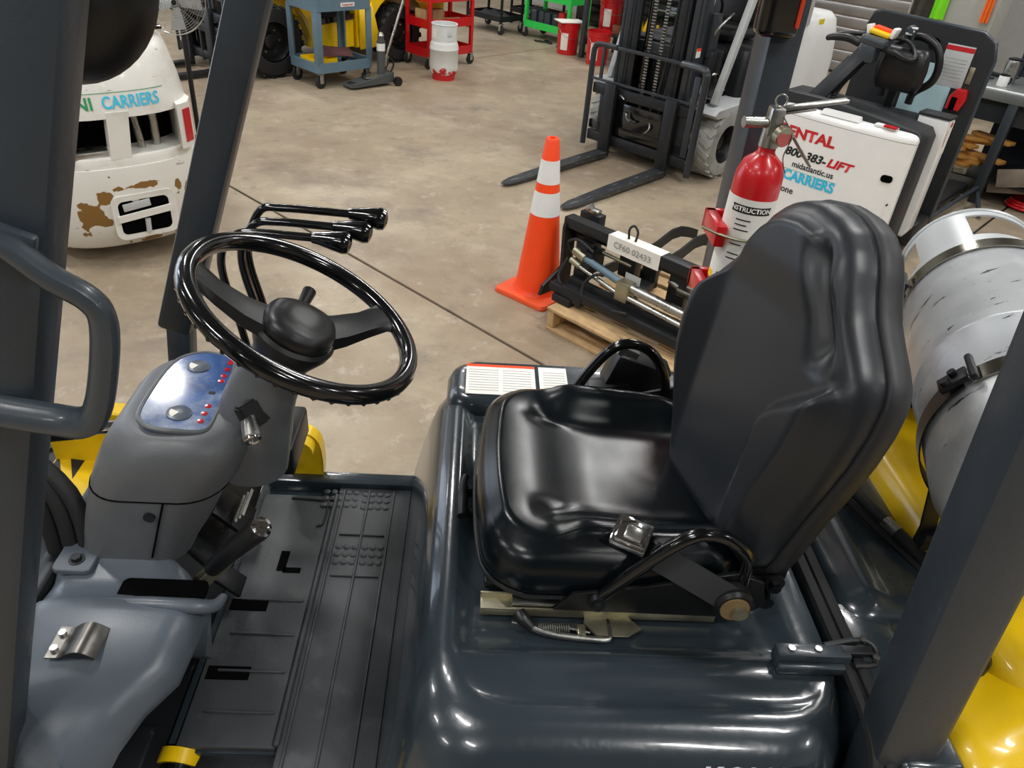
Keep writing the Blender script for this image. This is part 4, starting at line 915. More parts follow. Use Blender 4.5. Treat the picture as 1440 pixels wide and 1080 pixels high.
# mast: outer and inner channels
for s in (-1, 1):
    b = MB(); b.b2(-.20, -.08, s * .335 - .02, s * .335 + .02, .08, 2.6, .004); b.b2(-.20, -.185, min(s * .27, s * .335), max(s * .27, s * .335), .08, 2.6, .003); b.b2(-.095, -.08, min(s * .27, s * .335), max(s * .27, s * .335), .08, 2.6, .003); b.build('outer_rail', M_mast, A)
    b = MB(); b.b2(-.17, -.06, s * .235 - .018, s * .235 + .018, .10, 2.5, .004); b.b2(-.075, -.06, min(s * .17, s * .235), max(s * .17, s * .235), .10, 2.5, .003); b.build('inner_rail', M_dsteel, A)
    b = MB(); b.cyl((-.15, s * .13, .10), (-.15, s * .13, 2.4), .028, n=14); b.build('lift_cylinder', M_gloss, A)
    b = MB()
    for k in range(92):
        z = .30 + k * .022; b.b2(-.078, -.064, s * .055 - .016, s * .055 + .016, z, z + .009)
    b.build('chain_links', M_steel, A, kind='stuff')
    b = MB(); b.b2(-.074, -.068, s * .055 - .012, s * .055 + .012, .28, 2.35); b.build('chain', M_dsteel, A)
b = MB(); b.b2(-.19, -.07, -.33, .33, .10, .17, .004); b.b2(-.19, -.15, -.33, .33, .85, .93, .004); b.builds('mast_crossmember', M_mast, A)
for P in ([(-.09, .10, 1.9), (-.09, .13, 1.2), (-.08, .09, .6), (-.04, .06, .42)], [(-.09, .16, 1.9), (-.10, .17, 1.1), (-.06, .15, .5), (-.03, .10, .36)], [(-.03, -.12, .42), (0, -.08, .36), (.0, -.02, .35)]):
    b = MB(); b.tube(P, .010, 8, k=5); b.build('hydraulic_hose', M_rubber, A)
for P in ([(-.015, -.16, .40), (.01, -.12, .40), (.01, -.10, .36), (-.01, -.05, .35)], [(-.015, .10, .37), (.01, .12, .34), (.01, .09, .30), (-.01, .06, .28)], [(-.015, -.22, .52), (-.0, -.16, .50)]):
    b = MB(); b.tube(P, .007, 8, k=3); b.build('steel_pipe', M_steel, A)
b = MB(); b.b2(-.30, -.20, .335, .39, .90, 1.20, .004); dp = b.build('mast_side_plate', M_mast, A)
b = MB(); b.b2(-.135, -.075, .3555, .357, .905, .97); wl_ = b.build('warning_label', M_paper, A)
b = MB(); b.b2(-.135, -.075, .357, .358, .95, .97); b.build('orange_band', M_orange, wl_)
b = MB(); b.cyl((-.05, .42, .62), (-.05, .48, .62), .035); b.cyl((-.09, .43, .70), (-.09, .47, .70), .03); b.build('mast_roller', M_steel, A)
# wheels, step, body
M_ntyre = mat('non_marking_tyre', 'a3a49e', .8, var=.12, spots=[('77705f', 8, .55, .7)])
for s in (-1, 1):
    wheel(A, (-.40, s * .50, .27), .27, .20, M_black, M_ntyre, s, 20)
    wheel(A, (-1.75, s * .47, .23), .23, .17, M_black, M_ntyre, s, 18)
b = MB(); b.prism([(-.12, .53), (-.16, .56), (-.72, .58), (-.74, .55), (-.70, .50), (-.16, .50)], basis((0, .60, 0), (1, 0, 0), (0, 0, 1)), .22, .004); b.b2(-.70, -.10, -.60, -.38, .54, .575, .006); b.build('front_fender', M_lgrey, A)
b = MB(); b.beam((-.24, .50, .58), (-.58, .50, 1.55), .06, .05, (0, 1, 0), .008); b.beam((-.58, .50, 1.55), (-.72, .50, 2.1), .06, .05, (0, 1, 0), .008); b.build('front_pillar', M_lgrey, A)
b = MB(); b.beam((-.24, -.50, .58), (-.72, -.50, 2.1), .06, .05, (0, 1, 0), .008); b.build('front_pillar', M_lgrey, A)
b = MB(); b.beam((-.27, .475, .60), (-.60, .475, 1.55), .08, .02, (0, 1, 0), .004); b.build('pillar_lining', M_gloss, A)
b = MB(); b.b2(-1.0, -.25, -.42, .42, .20, .48, .02); b.b2(-.40, -.22, -.42, .42, .48, .95, .03); b.build('front_cowl', M_dsteel, A)
b = MB(); b.beam((-.42, .0, .92), (-.62, .0, 1.18), .06, .06, (0, 1, 0), .01); b.torus(basis((-.65, 0, 1.22), (0, 1, 0), (.5, 0, .87)), .17, .014, 30, 8); b.build('steering_column', M_black, A)
b = MB(); b.tube([(-.24, .36, .75), (-.30, .44, .78), (-.42, .46, .66)], .012, 8, k=4); b.tube([(-.26, .30, .90), (-.24, .40, 1.1), (-.40, .42, 1.2)], .010, 8, k=4); b.tube([(-.1, .43, .68), (-.42, .45, .55)], .014, 8); b.build('cowl_hoses', M_steel, A)
b = MB(); body(b, [(-1.55, -.62, -.50, .50, .06, .20), (-1.55, -.62, -.50, .50, .06, .85), (-1.53, -.65, -.48, .48, .06, .92)], lambda x, y: .925, 4, 3); b.build('engine_hood', M_dsteel, A)
b = MB(); b.b2(-1.25, -.75, -.24, .24, .93, 1.03, .04); b.box((-1.30, 0, 1.28), (.12, .46, .55), Matrix.Rotation(-.2, 3, 'Y'), .05); b.build('operator_seat', M_black, A)
b = MB(); b.b2(-.80, -.70, .505, .52, .88, .93); b.build('name_plate', M_white, A) if False else b.bm.free()
b = MB(); body(b, [(-2.28, -1.45, -.56, .56, .22, .16), (-2.34, -1.45, -.57, .57, .25, .30), (-2.34, -1.45, -.57, .57, .25, .75), (-2.30, -1.46, -.56, .56, .24, .95), (-2.22, -1.48, -.54, .54, .2, 1.08), (-2.15, -1.50, -.50, .50, .16, 1.13)], lambda x, y: 1.14, 6, 4); cwa = b.build('counterweight', M_white, A, ang=60)
b = MB(); b.b2(-1.58, -1.48, .44, .52, 1.05, 2.1, .02); b.b2(-1.58, -1.48, -.52, -.44, 1.05, 2.1, .02); b.builds('rear_pillar', M_lgrey, A)
b = MB(); b.b2(-1.80, -1.70, .5405, .5435, 1.03, 1.10); b.build('yellow_label', mat('label_yellow', 'ecd21c', .5), cwa)
b = MB(); b.b2(-1.60, -.20, -.52, .52, 2.1, 2.16, .02); b.build('overhead_guard', M_lgrey, A)

# ------------------------------------------------------------------ scuffed white forklift seen from the rear, at the left
def scuffed():
    m = mat('scuffed_white_body', 'e2e1da', .4, coat=.2, var=.03, vscale=6, spots=[('a9a69c', 9, .64, .70, 9, (1, 1, 4)), ('6f6c66', 20, .70, .74, 9, (1, 1, 5))])
    nt = m.node_tree; N = nt.nodes; L = nt.links; bs = N['Principled BSDF']; col = bs.inputs['Base Color'].links[0].from_socket
    tc = N.new('ShaderNodeTexCoord'); nz = N.new('ShaderNodeTexNoise'); nz.inputs['Scale'].default_value = 13; nz.inputs['Detail'].default_value = 8; L.new(tc.outputs['Object'], nz.inputs['Vector'])
    for (cx, cz, rx, rz) in PATCH:
        sx = N.new('ShaderNodeSeparateXYZ'); L.new(tc.outputs['Object'], sx.inputs[0])
        def mth(op, a, b_):
            n = N.new('ShaderNodeMath'); n.operation = op
            for i, q in enumerate((a, b_)):
                if q is None: continue
                if isinstance(q, float): n.inputs[i].default_value = q
                else: L.new(q, n.inputs[i])
            return n.outputs[0]
        dx = mth('DIVIDE', mth('SUBTRACT', sx.outputs[0], cx), rx); dz = mth('DIVIDE', mth('SUBTRACT', sx.outputs[2], cz), rz)
        d = mth('SQRT', mth('ADD', mth('MULTIPLY', dx, dx), mth('MULTIPLY', dz, dz)), None)
        v = mth('ADD', mth('MULTIPLY', nz.outputs['Fac'], 4.2), mth('MULTIPLY', d, -1.0))
        r = N.new('ShaderNodeMapRange'); r.inputs[1].default_value = 1.22; r.inputs[2].default_value = 1.30; L.new(v, r.inputs[0])
        mx = N.new('ShaderNodeMix'); mx.data_type = 'RGBA'; mx.inputs[7].default_value = lin('86612a'); L.new(r.outputs[0], mx.inputs[0]); L.new(col, mx.inputs[6]); col = mx.outputs[2]
    L.new(col, bs.inputs['Base Color']); return m
B = thing('forklift', 'scuffed white forklift seen from the rear, brown chipped paint round its tow opening', 'forklift', (-2.1, 4.3, 0), radians(38))
def slab_rings(z0, z1, tab, k=1):
    pass
def rear_ring(hw, yb, z, yf=.35, n=16, p=2.6):
    """plan section: rounded rear (towards -y), straight front"""
    P = []
    for i in range(n + 1):
        a = pi + pi * i / n; c, s = cos(a), sin(a)
        P.append((hw * math.copysign(abs(c) ** (2 / p), c), yb * .0 + (-.05) + (yb + .05) * -(-math.copysign(abs(s) ** (2 / p), s)) * (-1) * -1 if False else -.05 + (-.05 - yb) * math.copysign(abs(s) ** (2 / p), s), z))
    P += [(hw, yf, z), (-hw, yf, z)]
    return P
# object coordinates of the patches are relative to the centre of the lower block
PATCH = [(-.21, -.01, .075, .07), (-.02, .125, .11, .018), (.215, -.185, .085, .05), (.30, .05, .03, .06), (.24, .085, .026, .045), (-.14, .09, .035, .06), (.05, -.19, .14, .02), (-.10, .19, .02, .02)]
b = MB(); b.loft([rear_ring(.40, -.40, .10), rear_ring(.43, -.455, .13), rear_ring(.465, -.50, .26), rear_ring(.47, -.51, .42), rear_ring(.465, -.505, .52), rear_ring(.455, -.50, .555)]); lowb = b.build('lower_counterweight', scuffed(), B, ang=60)
b = MB(); b.loft([rear_ring(.452, -.49, .548), rear_ring(.452, -.492, .60), rear_ring(.445, -.485, .61)]); b.build('middle_band', M_offwhite, B)
b = MB(); b.loft([rear_ring(.38, -.30, .60), rear_ring(.38, -.30, .82)]); b.build('radiator_recess', M_dark, B)
for s in (-1, 1):
    b = MB(); b.loft([[(s * x, y, z) for x, y in ((.30, -.468), (.325, -.460), (.372, -.425), (.412, -.34), (.428, .0), (.428, .3), (.38, .3), (.36, -.05), (.325, -.3))] for z in (.60, .83)]); b.build('side_cheek', M_offwhite, B, ang=50)
    b = MB(); b.loft([[(s * (.330 + .044 * t + dx), -.458 + .036 * t + dy, z) for t, dx, dy in ((0, 0, .01), (1, 0, .01), (1, .004, -.004), (0, -.001, -.004))] for t0 in (0,) for z in (.63, .70, .80)]); b.build('tail_light', M_redlens, B)
b = MB(); b.loft([[(x, -.492 + .3 * 0, z) for x, z in ((-.07, .60), (.03, .60), (.055, .83), (-.05, .83))], [(x, -.44, z) for x, z in ((-.07, .60), (.03, .60), (.055, .83), (-.05, .83))]]); b.build('centre_post', M_offwhite, B)
b = MB(); b.cyl((.12, -.38, .60), (.10, -.36, .83), .018); b.cyl((.20, -.36, .60), (.20, -.36, .83), .022); b.build('recess_pipe', M_steel, B)
b = MB(); b.b2(-.30, -.06, -.46, -.36, .602, .64, .01); b.build('silver_panel', M_steel, B)
b = MB(); b.loft([rear_ring(.45, -.49, .80), rear_ring(.445, -.488, .83), rear_ring(.425, -.46, .95), rear_ring(.40, -.42, 1.06), rear_ring(.38, -.39, 1.115), rear_ring(.34, -.34, 1.14), rear_ring(.25, -.26, 1.15)]); upb = b.build('upper_counterweight', M_offwhite, B, ang=60)
# tow opening: frame, recess, cross bar, pin
b = MB()
fr = rrect(-.125, .205, .175, .415, .045, 6); fi = rrect(-.095, .165, .20, .385, .03, 6)
def towp(p, y): return (p[0], y + .10 * (p[0] / .45) ** 2, p[1])
b.loft([[towp(p, -.495) for p in fr], [towp(p, -.520) for p in fr], [towp(p, -.518) for p in fi], [towp(p, -.42) for p in fi]], cap=False); tf = b.build('tow_frame', M_offwhite, B)
b = MB(); b.prism(fi, basis((0, -.5055, 0), (1, 0, 0), (0, 0, 1)), .001); b.build('tow_recess', M_dark, tf)
b = MB(); b.prism([(-.105, .275), (.17, .30), (.17, .335), (-.105, .31)], basis((0, -.512, 0), (1, 0, 0), (0, 0, 1)), .014, .002); b.build('tow_bar', M_offwhite, tf)
b = MB(); b.cyl((.035, -.516, .20), (.04, -.516, .275), .014); b.box((.0, -.512, .355), (.14, .008, .04), Matrix.Rotation(-.1, 3, 'Y'), .003); b.build('tow_pin', M_lgrey, tf)
def uw(x0, z0, sl=0):
    def f(p):
        x = x0 + p.x; z = z0 + p.y + sl * p.x
        yb = interp([(.83, -.488), (.95, -.46)], z) ; hw = interp([(.83, .445), (.95, .425)], z)
        s = (1 - min(.999, abs(x) / hw) ** 2.6) ** (1 / 2.6)
        return Vector((x, -.05 - (-.05 - yb) * s - .003 - p.z, z))
    return f
lettering('UNI', .08, M_greenink, upb, None, warp=uw(-.165, .872), bold=.02, sx=1.0)
lettering('CARRIERS', .08, M_cyan, upb, None, warp=uw(.085, .872), bold=.02, sx=.80)
b = MB(); b.sheet(lambda u, v: uw(-.26, .918)(Vector((u * .52, v * .003, .001))), 20, 1, .0004); b.build('green_line', M_greenink, upb)
b = MB(); body(b, [(-.40, .40, -.10, 1.5, .08, .22), (-.40, .40, -.10, 1.5, .08, .95), (-.38, .38, -.08, 1.45, .08, 1.0)], lambda x, y: 1.0, 4, 3); b.build('truck_body', M_offwhite, B)
for s in (-1, 1):
    wheel(B, (s * .40, .05, .2), .2, .14, M_black, M_rubber, 1, 16) if False else None
for s in (-1, 1):
    b = MB(); MX = basis((s * .40, .12, .20), (0, 1, 0), (0, 0, 1)); b.lathe([(.10, -.07), (.18, -.07), (.20, -.055), (.20, .055), (.18, .07), (.10, .07), (.09, .03), (.001, .03)], MX, 36); b.build('wheel', M_rubber, B)
    b = MB(); MX = basis((s * .44, 1.35, .24), (0, 1, 0), (0, 0, 1)); b.lathe([(.12, -.08), (.22, -.08), (.24, -.06), (.24, .06), (.22, .08), (.12, .08), (.10, .03), (.001, .03)], MX, 36); b.build('wheel', M_rubber, B)
    b = MB(); b.b2(s * .37 - .03, s * .37 + .03, .30, .36, 1.0, 2.05, .01); b.build('rear_pillar', M_dsteel, B)
    b = MB(); b.beam((s * .37, 1.4, 1.0), (s * .37, 1.15, 2.05), .06, .05, (1, 0, 0), .01); b.build('front_pillar', M_dsteel, B)
b = MB(); b.b2(-.40, .40, .30, 1.18, 2.05, 2.10, .02); b.build('overhead_guard', M_dsteel, B)
b = MB(); b.b2(.20, .36, -.26, -.14, 1.15, 1.17, .01); b.tube([(.28, -.2, 1.16), (.30, -.19, 1.23), (.27, -.2, 1.30)], .014, 8, k=3); b.box((.27, -.2, 1.31), (.10, .03, .03), None, .008); b.cyl((.33, -.22, 1.16), (.33, -.22, 1.18), .012); b.build('rear_grip', M_gloss, B)
b = MB(); b.tube([(.10, -.10, 1.18), (.18, -.16, 1.25), (.25, -.14, 1.22), (.30, -.05, 1.15)], .005, 6, k=5); b.build('loose_wire', M_rubber, B)

# ------------------------------------------------------------------ yellow forklift on pneumatic tyres at the back
D = thing('forklift', 'yellow forklift on big black tyres behind the grey cart and the red cart', 'forklift', (-2.51, 8.66, 0), radians(-135))
for s in (-1, 1):
    wheel(D, (0, s * .50, .34), .34, .24, M_black, M_rubber, s, 20)
    wheel(D, (-1.62, s * .50, .30), .30, .22, M_black, M_rubber, s, 20)
y = .60
def dprism(nm, P, y0, h, m, par=D, bev=.01):
    b = MB(); b.prism(P, basis((0, y0, 0), (1, 0, 0), (0, 0, 1)), h, bev); return b.build(nm, m, par, ang=50)
arch = [(-1.62 + .40 * cos(a), .32 + .40 * sin(a)) for a in [radians(d) for d in range(0, 181, 15)]]
# basis z = x cross z = -y, so negative heights run to +y
dprism('counterweight', [(-1.24, .20)] + arch + [(-2.25, .32), (-2.30, .60), (-2.25, 1.0), (-1.35, 1.08), (-1.02, 1.05), (-1.02, .20)], .58, 1.16, M_yellow)
dprism('engine_bay', [(-1.01, .35), (-.45, .35), (-.45, .95), (-1.01, 1.0)], .50, 1.0, M_dsteel)
dprism('rear_side_panel', [(-1.34, .20), (-1.06, .18), (-1.04, .62), (-1.22, .64)], .615, .03, M_yellow)
dprism('step_panel', [(-.98, .22), (-.52, .22), (-.50, .46), (-.98, .50)], .60, .09, M_yellow)
dprism('step_tread', [(-.98, .50), (-.50, .47), (-.50, .52), (-.98, .55)], .62, .12, M_gloss)
dprism('upper_step', [(-.98, .64), (-.50, .62), (-.50, .66), (-.98, .69)], .60, .12, M_gloss)
dprism('front_fender', [(-.52, .25), (-.44, .25)] + [(.0 - .44 * cos(a), .34 + .44 * sin(a)) for a in [radians(d) for d in (5, 25, 45, 65, 85)]] + [(.10, .80), (.10, .86), (-.1, .88), (-.40, .80), (-.52, .60)], .62, .26, M_yellow)
dprism('dash_panel', [(-.45, .5), (.05, .7), (.05, 1.0), (-.35, 1.15), (-.45, 1.0)], .45, .9, M_yellow)
b = MB(); b.beam((-.35, .50, .9), (-.62, .50, 2.1), .07, .06, (0, 1, 0), .01); b.beam((-.35, -.50, .9), (-.62, -.50, 2.1), .07, .06, (0, 1, 0), .01); b.beam((-1.5, .50, 1.0), (-1.5, .50, 2.1), .07, .06, (0, 1, 0), .01); b.beam((-1.5, -.50, 1.0), (-1.5, -.50, 2.1), .07, .06, (0, 1, 0), .01); b.b2(-1.55, -.60, -.54, .54, 2.1, 2.15, .02); b.build('overhead_guard', M_dsteel, D)
b = MB(); b.b2(-1.30, -.70, -.25, .25, 1.0, 1.12, .04); b.box((-1.28, 0, 1.35), (.12, .46, .5), Matrix.Rotation(-.2, 3, 'Y'), .05); b.build('operator_seat', M_black, D)
for s in (-1, 1):
    b = MB(); b.b2(.30, .42, s * .30 - .03, s * .30 + .03, .08, 2.3, .005); b.build('mast_rail', M_dsteel, D)
    b = MB(); b.b2(.33, .40, s * .20 - .03, s * .20 + .03, .10, 2.2, .005); b.build('inner_rail', M_gloss, D)
    b = MB(); b.beam((.47, s * .24, .04), (1.55, s * .24, .03), .11, .035, (0, 0, 1), .005); f = b.build('fork', M_dsteel, D)
    b = MB(); b.b2(.46, .50, s * .24 - .055, s * .24 + .055, .02, .62, .006); b.build('fork_shank', M_dsteel, f)
for z in (.16, .42, .55): b = MB(); b.b2(.42, .46, -.5, .5, z - .04, z + .04, .006); b.build('carriage_bar', M_dsteel, D)
for z in (.72, 1.0): b = MB(); b.beam((.45, -.52, z), (.45, .52, z), .02, .02, (1, 0, 0), .004); b.build('backrest_rail', M_slate, D)
for yy in (-.52, -.26, 0, .26, .52): b = MB(); b.beam((.45, yy, .1), (.45, yy, 1.1), .02, .03, (1, 0, 0), .004); b.build('backrest_bar', M_slate, D)
b = MB(); b.box((-.95, .60, .82), (.16, .03, .06), Matrix.Rotation(.5, 3, 'Y'), .01); b.build('side_mirror', M_steel, D)
# ------------------------------------------------------------------ service carts and shop items at the back
def caster(parent, x, y, r=.06, m=None):
    b = MB(); MX = basis((x, y, r), (1, 0, 0), (0, 0, 1)); b.lathe([(.001, -.016), (r * .6, -.016), (r * .9, -.014), (r, -.008), (r, .008), (r * .9, .014), (r * .6, .016), (.001, .016)], MX, 24); w = b.build('caster', M_rubber, parent)
    b = MB(); b.b2(x - .02, x + .02, y - .026, y - .021, r - .01, r * 2 + .02, .001); b.b2(x - .02, x + .02, y + .021, y + .026, r - .01, r * 2 + .02, .001); b.b2(x - .03, x + .03, y - .03, y + .03, r * 2 + .016, r * 2 + .022, .001); b.build('caster_fork', m or M_steel, w)
    return w
def tray(parent, x0, x1, y0, y1, z, h, m, nm='tray', t=.008, bev=.02):
    b = MB(); o = rrect(x0, x1, y0, y1, bev, 4); i = rrect(x0 + t, x1 - t, y0 + t, y1 - t, bev * .7, 4)
    b.loft([[(p[0], p[1], z) for p in o], [(p[0], p[1], z + h) for p in o], [(p[0], p[1], z + h) for p in i], [(p[0], p[1], z + .012) for p in i]]); return b.build(nm, m, parent)
# grey plastic cart
C1 = thing('service_cart', 'blue-grey plastic service cart beside the floor jack', 'cart', (-1.6, 7.93, 0), radians(45))
tray(C1, -.03, .63, -.05, .46, .15, .09, M_bluecart, 'tray', .02, .04); t1 = tray(C1, -.03, .63, -.05, .46, .70, .11, M_bluecart, 'tray', .02, .04)
for x in (.02, .58):
    for yy in (.0, .41):
        b = MB(); b.prism([(-.045, -.045), (.018, -.045), (.018, -.028), (-.028, -.028), (-.028, .018), (-.045, .018)], Matrix.Translation((x, yy, .22)) @ Matrix.Diagonal((1 if x < .3 else -1, 1 if yy < .2 else -1, 1, 1)), .50, .004); b.build('leg', M_bluecart, C1)
        caster(C1, x, yy)
b = MB(); b.b2(.26, .42, -.055, -.0505, .735, .77); lb = b.build('maker_label', M_white, C1)
lettering('Rubbermaid', .026, M_redink, lb, basis((.34, -.0562, .752), (1, 0, 0), (0, 0, 1)), bold=.02)
cg = (-1.6, 7.93)
def on45(x, y, o): return (o[0] + (x - y) * .70711, o[1] + (x + y) * .70711)
p = on45(.16, .22, cg); o = thing('tool_tray', 'yellow plastic tool tray on the lower shelf of the grey cart', 'tray', (p[0], p[1], .163), radians(45))
tray(o, -.15, .13, -.16, .12, 0, .09, M_yellow, 'tray_body', .012, .03)
b = MB(); b.b2(-.02, .01, -.13, .11, .01, .05, .004); b.build('divider', M_yellow, o)
p = on45(.34, .20, cg); b = MB(); b.M = Matrix.Translation((p[0], p[1], .285)) @ Matrix.Rotation(radians(20), 4, 'Z') @ Matrix.Rotation(.16, 4, 'X')
b.sheet(lambda u, v: (lerp(-.17, .17, u), lerp(-.14, .14, v), .012 * sin(3 * u + 2 * v)), 10, 8, .006); tag(b.build('folder', mat('maroon_leather', '6a4448', .55, var=.15)), 'worn maroon folder lying across the lower shelf of the grey cart', 'folder')
for k, (x, yy) in enumerate(((.46, .10), (.34, .08), (.50, .26))):
    p = on45(x, yy, cg); b = MB(); b.M = Matrix.Translation((p[0], p[1], .166)) @ Matrix.Rotation(k * .7, 4, 'Z'); b.box((0, 0, .02), (.10, .035, .035), None, .006); b.cyl((.05, 0, .02), (.12, 0, .02), .009)
    tag(b.build('hand_tool', (M_wood, M_lgrey, M_dsteel)[k]), ('small wood-coloured tool', 'small grey tool', 'small dark tool')[k] + ' on the lower shelf of the grey cart', 'tool', 'tools on the grey cart')
# floor jack
J = thing('floor_jack', 'dark grey floor jack with a long raised handle between the two carts', 'jack', (-1.12, 8.21, 0), radians(42))
b = MB(); b.loft([[(x, s, z) for s, z in ((-w, z0), (w, z0), (w, z1), (-w, z1))] for x, w, z0, z1 in ((-.30, .07, .02, .035), (-.24, .09, .02, .05), (.05, .09, .03, .10), (.22, .08, .03, .13))]); b.build('frame', mat('jack_paint', '4b4e4f', .45, var=.1), J)
b = MB(); b.b2(-.27, -.19, -.05, .05, .05, .056, .003); b.b2(-.10, .02, -.06, .06, .085, .095, .004); b.build('lift_pad', M_steel, J)
b = MB(); b.cyl((.12, 0, .10), (.12, 0, .42), .042); b.cyl((.12, 0, .42), (.12, 0, .47), .035, .030); b.build('hydraulic_body', mat('jack_paint', ''), J)
b = MB(); b.cyl((.12, 0, .47), (.12, 0, .50), .036, .02); b.build('cap', M_steel, J)
b = MB(); b.cyl((.12, 0, .33), (.12, 0, .40), .043); b.build('jack_label', M_white, J)
b = MB(); b.cyl((.17, 0, .24), (.56, .0, 1.15), .013); b.cyl((.46, 0, .92), (.56, 0, 1.15), .018); b.cyl((.15, 0, .18), (.19, 0, .28), .028); b.build('handle', M_steel, J)
for s in (-1, 1):
    b = MB(); b.cyl((.24, s * .10, .045), (.24, s * .14, .045), .045); b.build('wheel', M_black, J)
    b = MB(); b.tube([(.20, s * .05, .12), (.24, s * .05, .2), (.20, s * .05, .26)], .01, 8, k=3); b.build('linkage', M_dsteel, J)
# red three tier cart
C2 = thing('tool_cart', 'red three-tier steel tool cart behind the standing gas cylinder', 'cart', (-.6, 9.1, 0), radians(45))
for z in (.12, .42, .68): tray(C2, 0, .67, 0, .40, z, .09, M_red, 'tray', .006, .01)
for x in (0, .64):
    for yy in (0, .37):
        b = MB(); b.b2(x - .004, x + .034, yy - .004, yy + .034, .12, .80, .003); b.build('leg', M_red, C2)
        caster(C2, x + .015, yy + .015, .055)
c2 = (-.6, 9.1)
for k, (x, yy, w, d, h, rr, z) in enumerate(((.08, .22, .05, .15, .16, .25, .432), (.28, .20, .16, .09, .15, -.1, .432))):
    p = on45(x, yy, c2); b = MB(); b.M = Matrix.Translation((p[0], p[1], z)) @ Matrix.Rotation(radians(45) + rr * .6, 4, 'Z'); b.b2(-w / 2, w / 2, -d / 2, d / 2, .0, h, .004)
    ob = b.build('wood_block', M_wood); tag(ob, ('upright pale wood block at the left of the red cart shelf', 'square wood block with a knot, middle of the red cart shelf')[k], 'wood block', 'wood on the red cart')
for k in range(3):
    p = on45(.42 + k * .03, .14 + k * .03, c2); b = MB(); b.M = Matrix.Translation((p[0], p[1], .434 + k * .016)) @ Matrix.Rotation(radians(55 - 12 * k), 4, 'Z'); b.b2(-.13, .13, -.02, .02, 0, .015, .003)
    tag(b.build('wood_strip', M_wood), 'thin pale wood strip, ' + ('lowest', 'middle', 'topmost')[k] + ' of the three on the red cart', 'wood strip', 'wood on the red cart')
for k in range(3):
    p = on45(.12 + k * .17, .15, c2); b = MB(); b.M = Matrix.Translation((p[0], p[1], .134)) @ Matrix.Rotation(k, 4, 'Z'); b.cyl((-.05, 0, .012), (.05, 0, .012), .011); b.box((.06, 0, .012), (.03, .03, .02), None, .004)
    tag(b.build('hand_tool', M_steel), ('leftmost', 'middle', 'rightmost')[k] + ' small steel tool on the bottom tray of the red cart', 'tool', 'tools on the red cart')
p = on45(.50, .2, c2); b = MB(); b.M = Matrix.Translation((p[0], p[1], .694)); b.b2(-.08, .08, -.05, .05, 0, .04, .01); tag(b.build('yellow_tool', M_yellow), 'yellow tool case on the top tray of the red cart', 'tool')
# standing LP cylinder
G = thing('gas_cylinder', 'white gas cylinder with red worn base standing in front of the red cart', 'gas cylinder', (-.415, 8.75, 0))
b = MB(); b.lathe([(.001, .09), (.10, .075), (.135, .06), (.150, .085), (.152, .14), (.152, .30), (.155, .303), (.155, .313), (.152, .316), (.150, .35), (.135, .385), (.11, .40), (.001, .415)], None, 40)
gm = mat('cylinder_white', 'd6d8d4', .5, var=.04); gb = b.build('tank_body', gm, G, ang=50)
nt = gm.node_tree; N = nt.nodes; L = nt.links; bs = N['Principled BSDF']; col0 = bs.inputs['Base Color'].links[0].from_socket
tc = N.new('ShaderNodeTexCoord'); sx = N.new('ShaderNodeSeparateXYZ'); L.new(tc.outputs['Object'], sx.inputs[0]); nz = N.new('ShaderNodeTexNoise'); nz.inputs['Scale'].default_value = 11; nz.inputs['Detail'].default_value = 6; L.new(tc.outputs['Object'], nz.inputs['Vector'])
ma = N.new('ShaderNodeMath'); ma.operation = 'MULTIPLY_ADD'; ma.inputs[1].default_value = -3.0; L.new(sx.outputs[2], ma.inputs[0]); L.new(nz.outputs['Fac'], ma.inputs[2])
r1 = N.new('ShaderNodeMapRange'); r1.inputs[1].default_value = .90; r1.inputs[2].default_value = .94; L.new(ma.outputs[0], r1.inputs[0])
mx = N.new('ShaderNodeMix'); mx.data_type = 'RGBA'; mx.inputs[7].default_value = lin('c22029'); L.new(r1.outputs[0], mx.inputs[0]); L.new(col0, mx.inputs[6]); L.new(mx.outputs[2], bs.inputs['Base Color'])
b = MB(); b.lathe([(.118, .0), (.122, .0), (.128, .075), (.122, .075), (.118, .0)], None, 40, False); b.build('foot_ring', M_red, G)
b = MB(); Rr = .135
def col2(a0, a1, z0, z1, n=12): b.sheet(lambda u, v: (Rr * cos(lerp(a0, a1, u)), Rr * sin(lerp(a0, a1, u)), lerp(z0, z1, v)), n, 2, .004)
col2(0, 2 * pi, .375, .43, 50); col2(0, 2 * pi, .52, .55, 50); col2(radians(-50), radians(200), .43, .52, 30); col2(radians(-130) , radians(-75), .43, .52, 8); b.torus(Matrix.Translation((0, 0, .55)), Rr, .006, 40, 8); b.build('collar', mat('collar_white', 'd9dcda', .45), G)
b = MB(); b.cyl((0, 0, .41), (0, 0, .50), .02); b.cyl((.02, -.03, .46), (.02, -.09, .46), .014); b.build('valve', M_steel, G)
b = MB(); b.sheet(lambda u, v: (.1375 * cos(lerp(3.5, 4.1, u)), .1375 * sin(lerp(3.5, 4.1, u)), lerp(.42, .51, v)), 8, 1, .0005); b.build('label', M_paper, G)
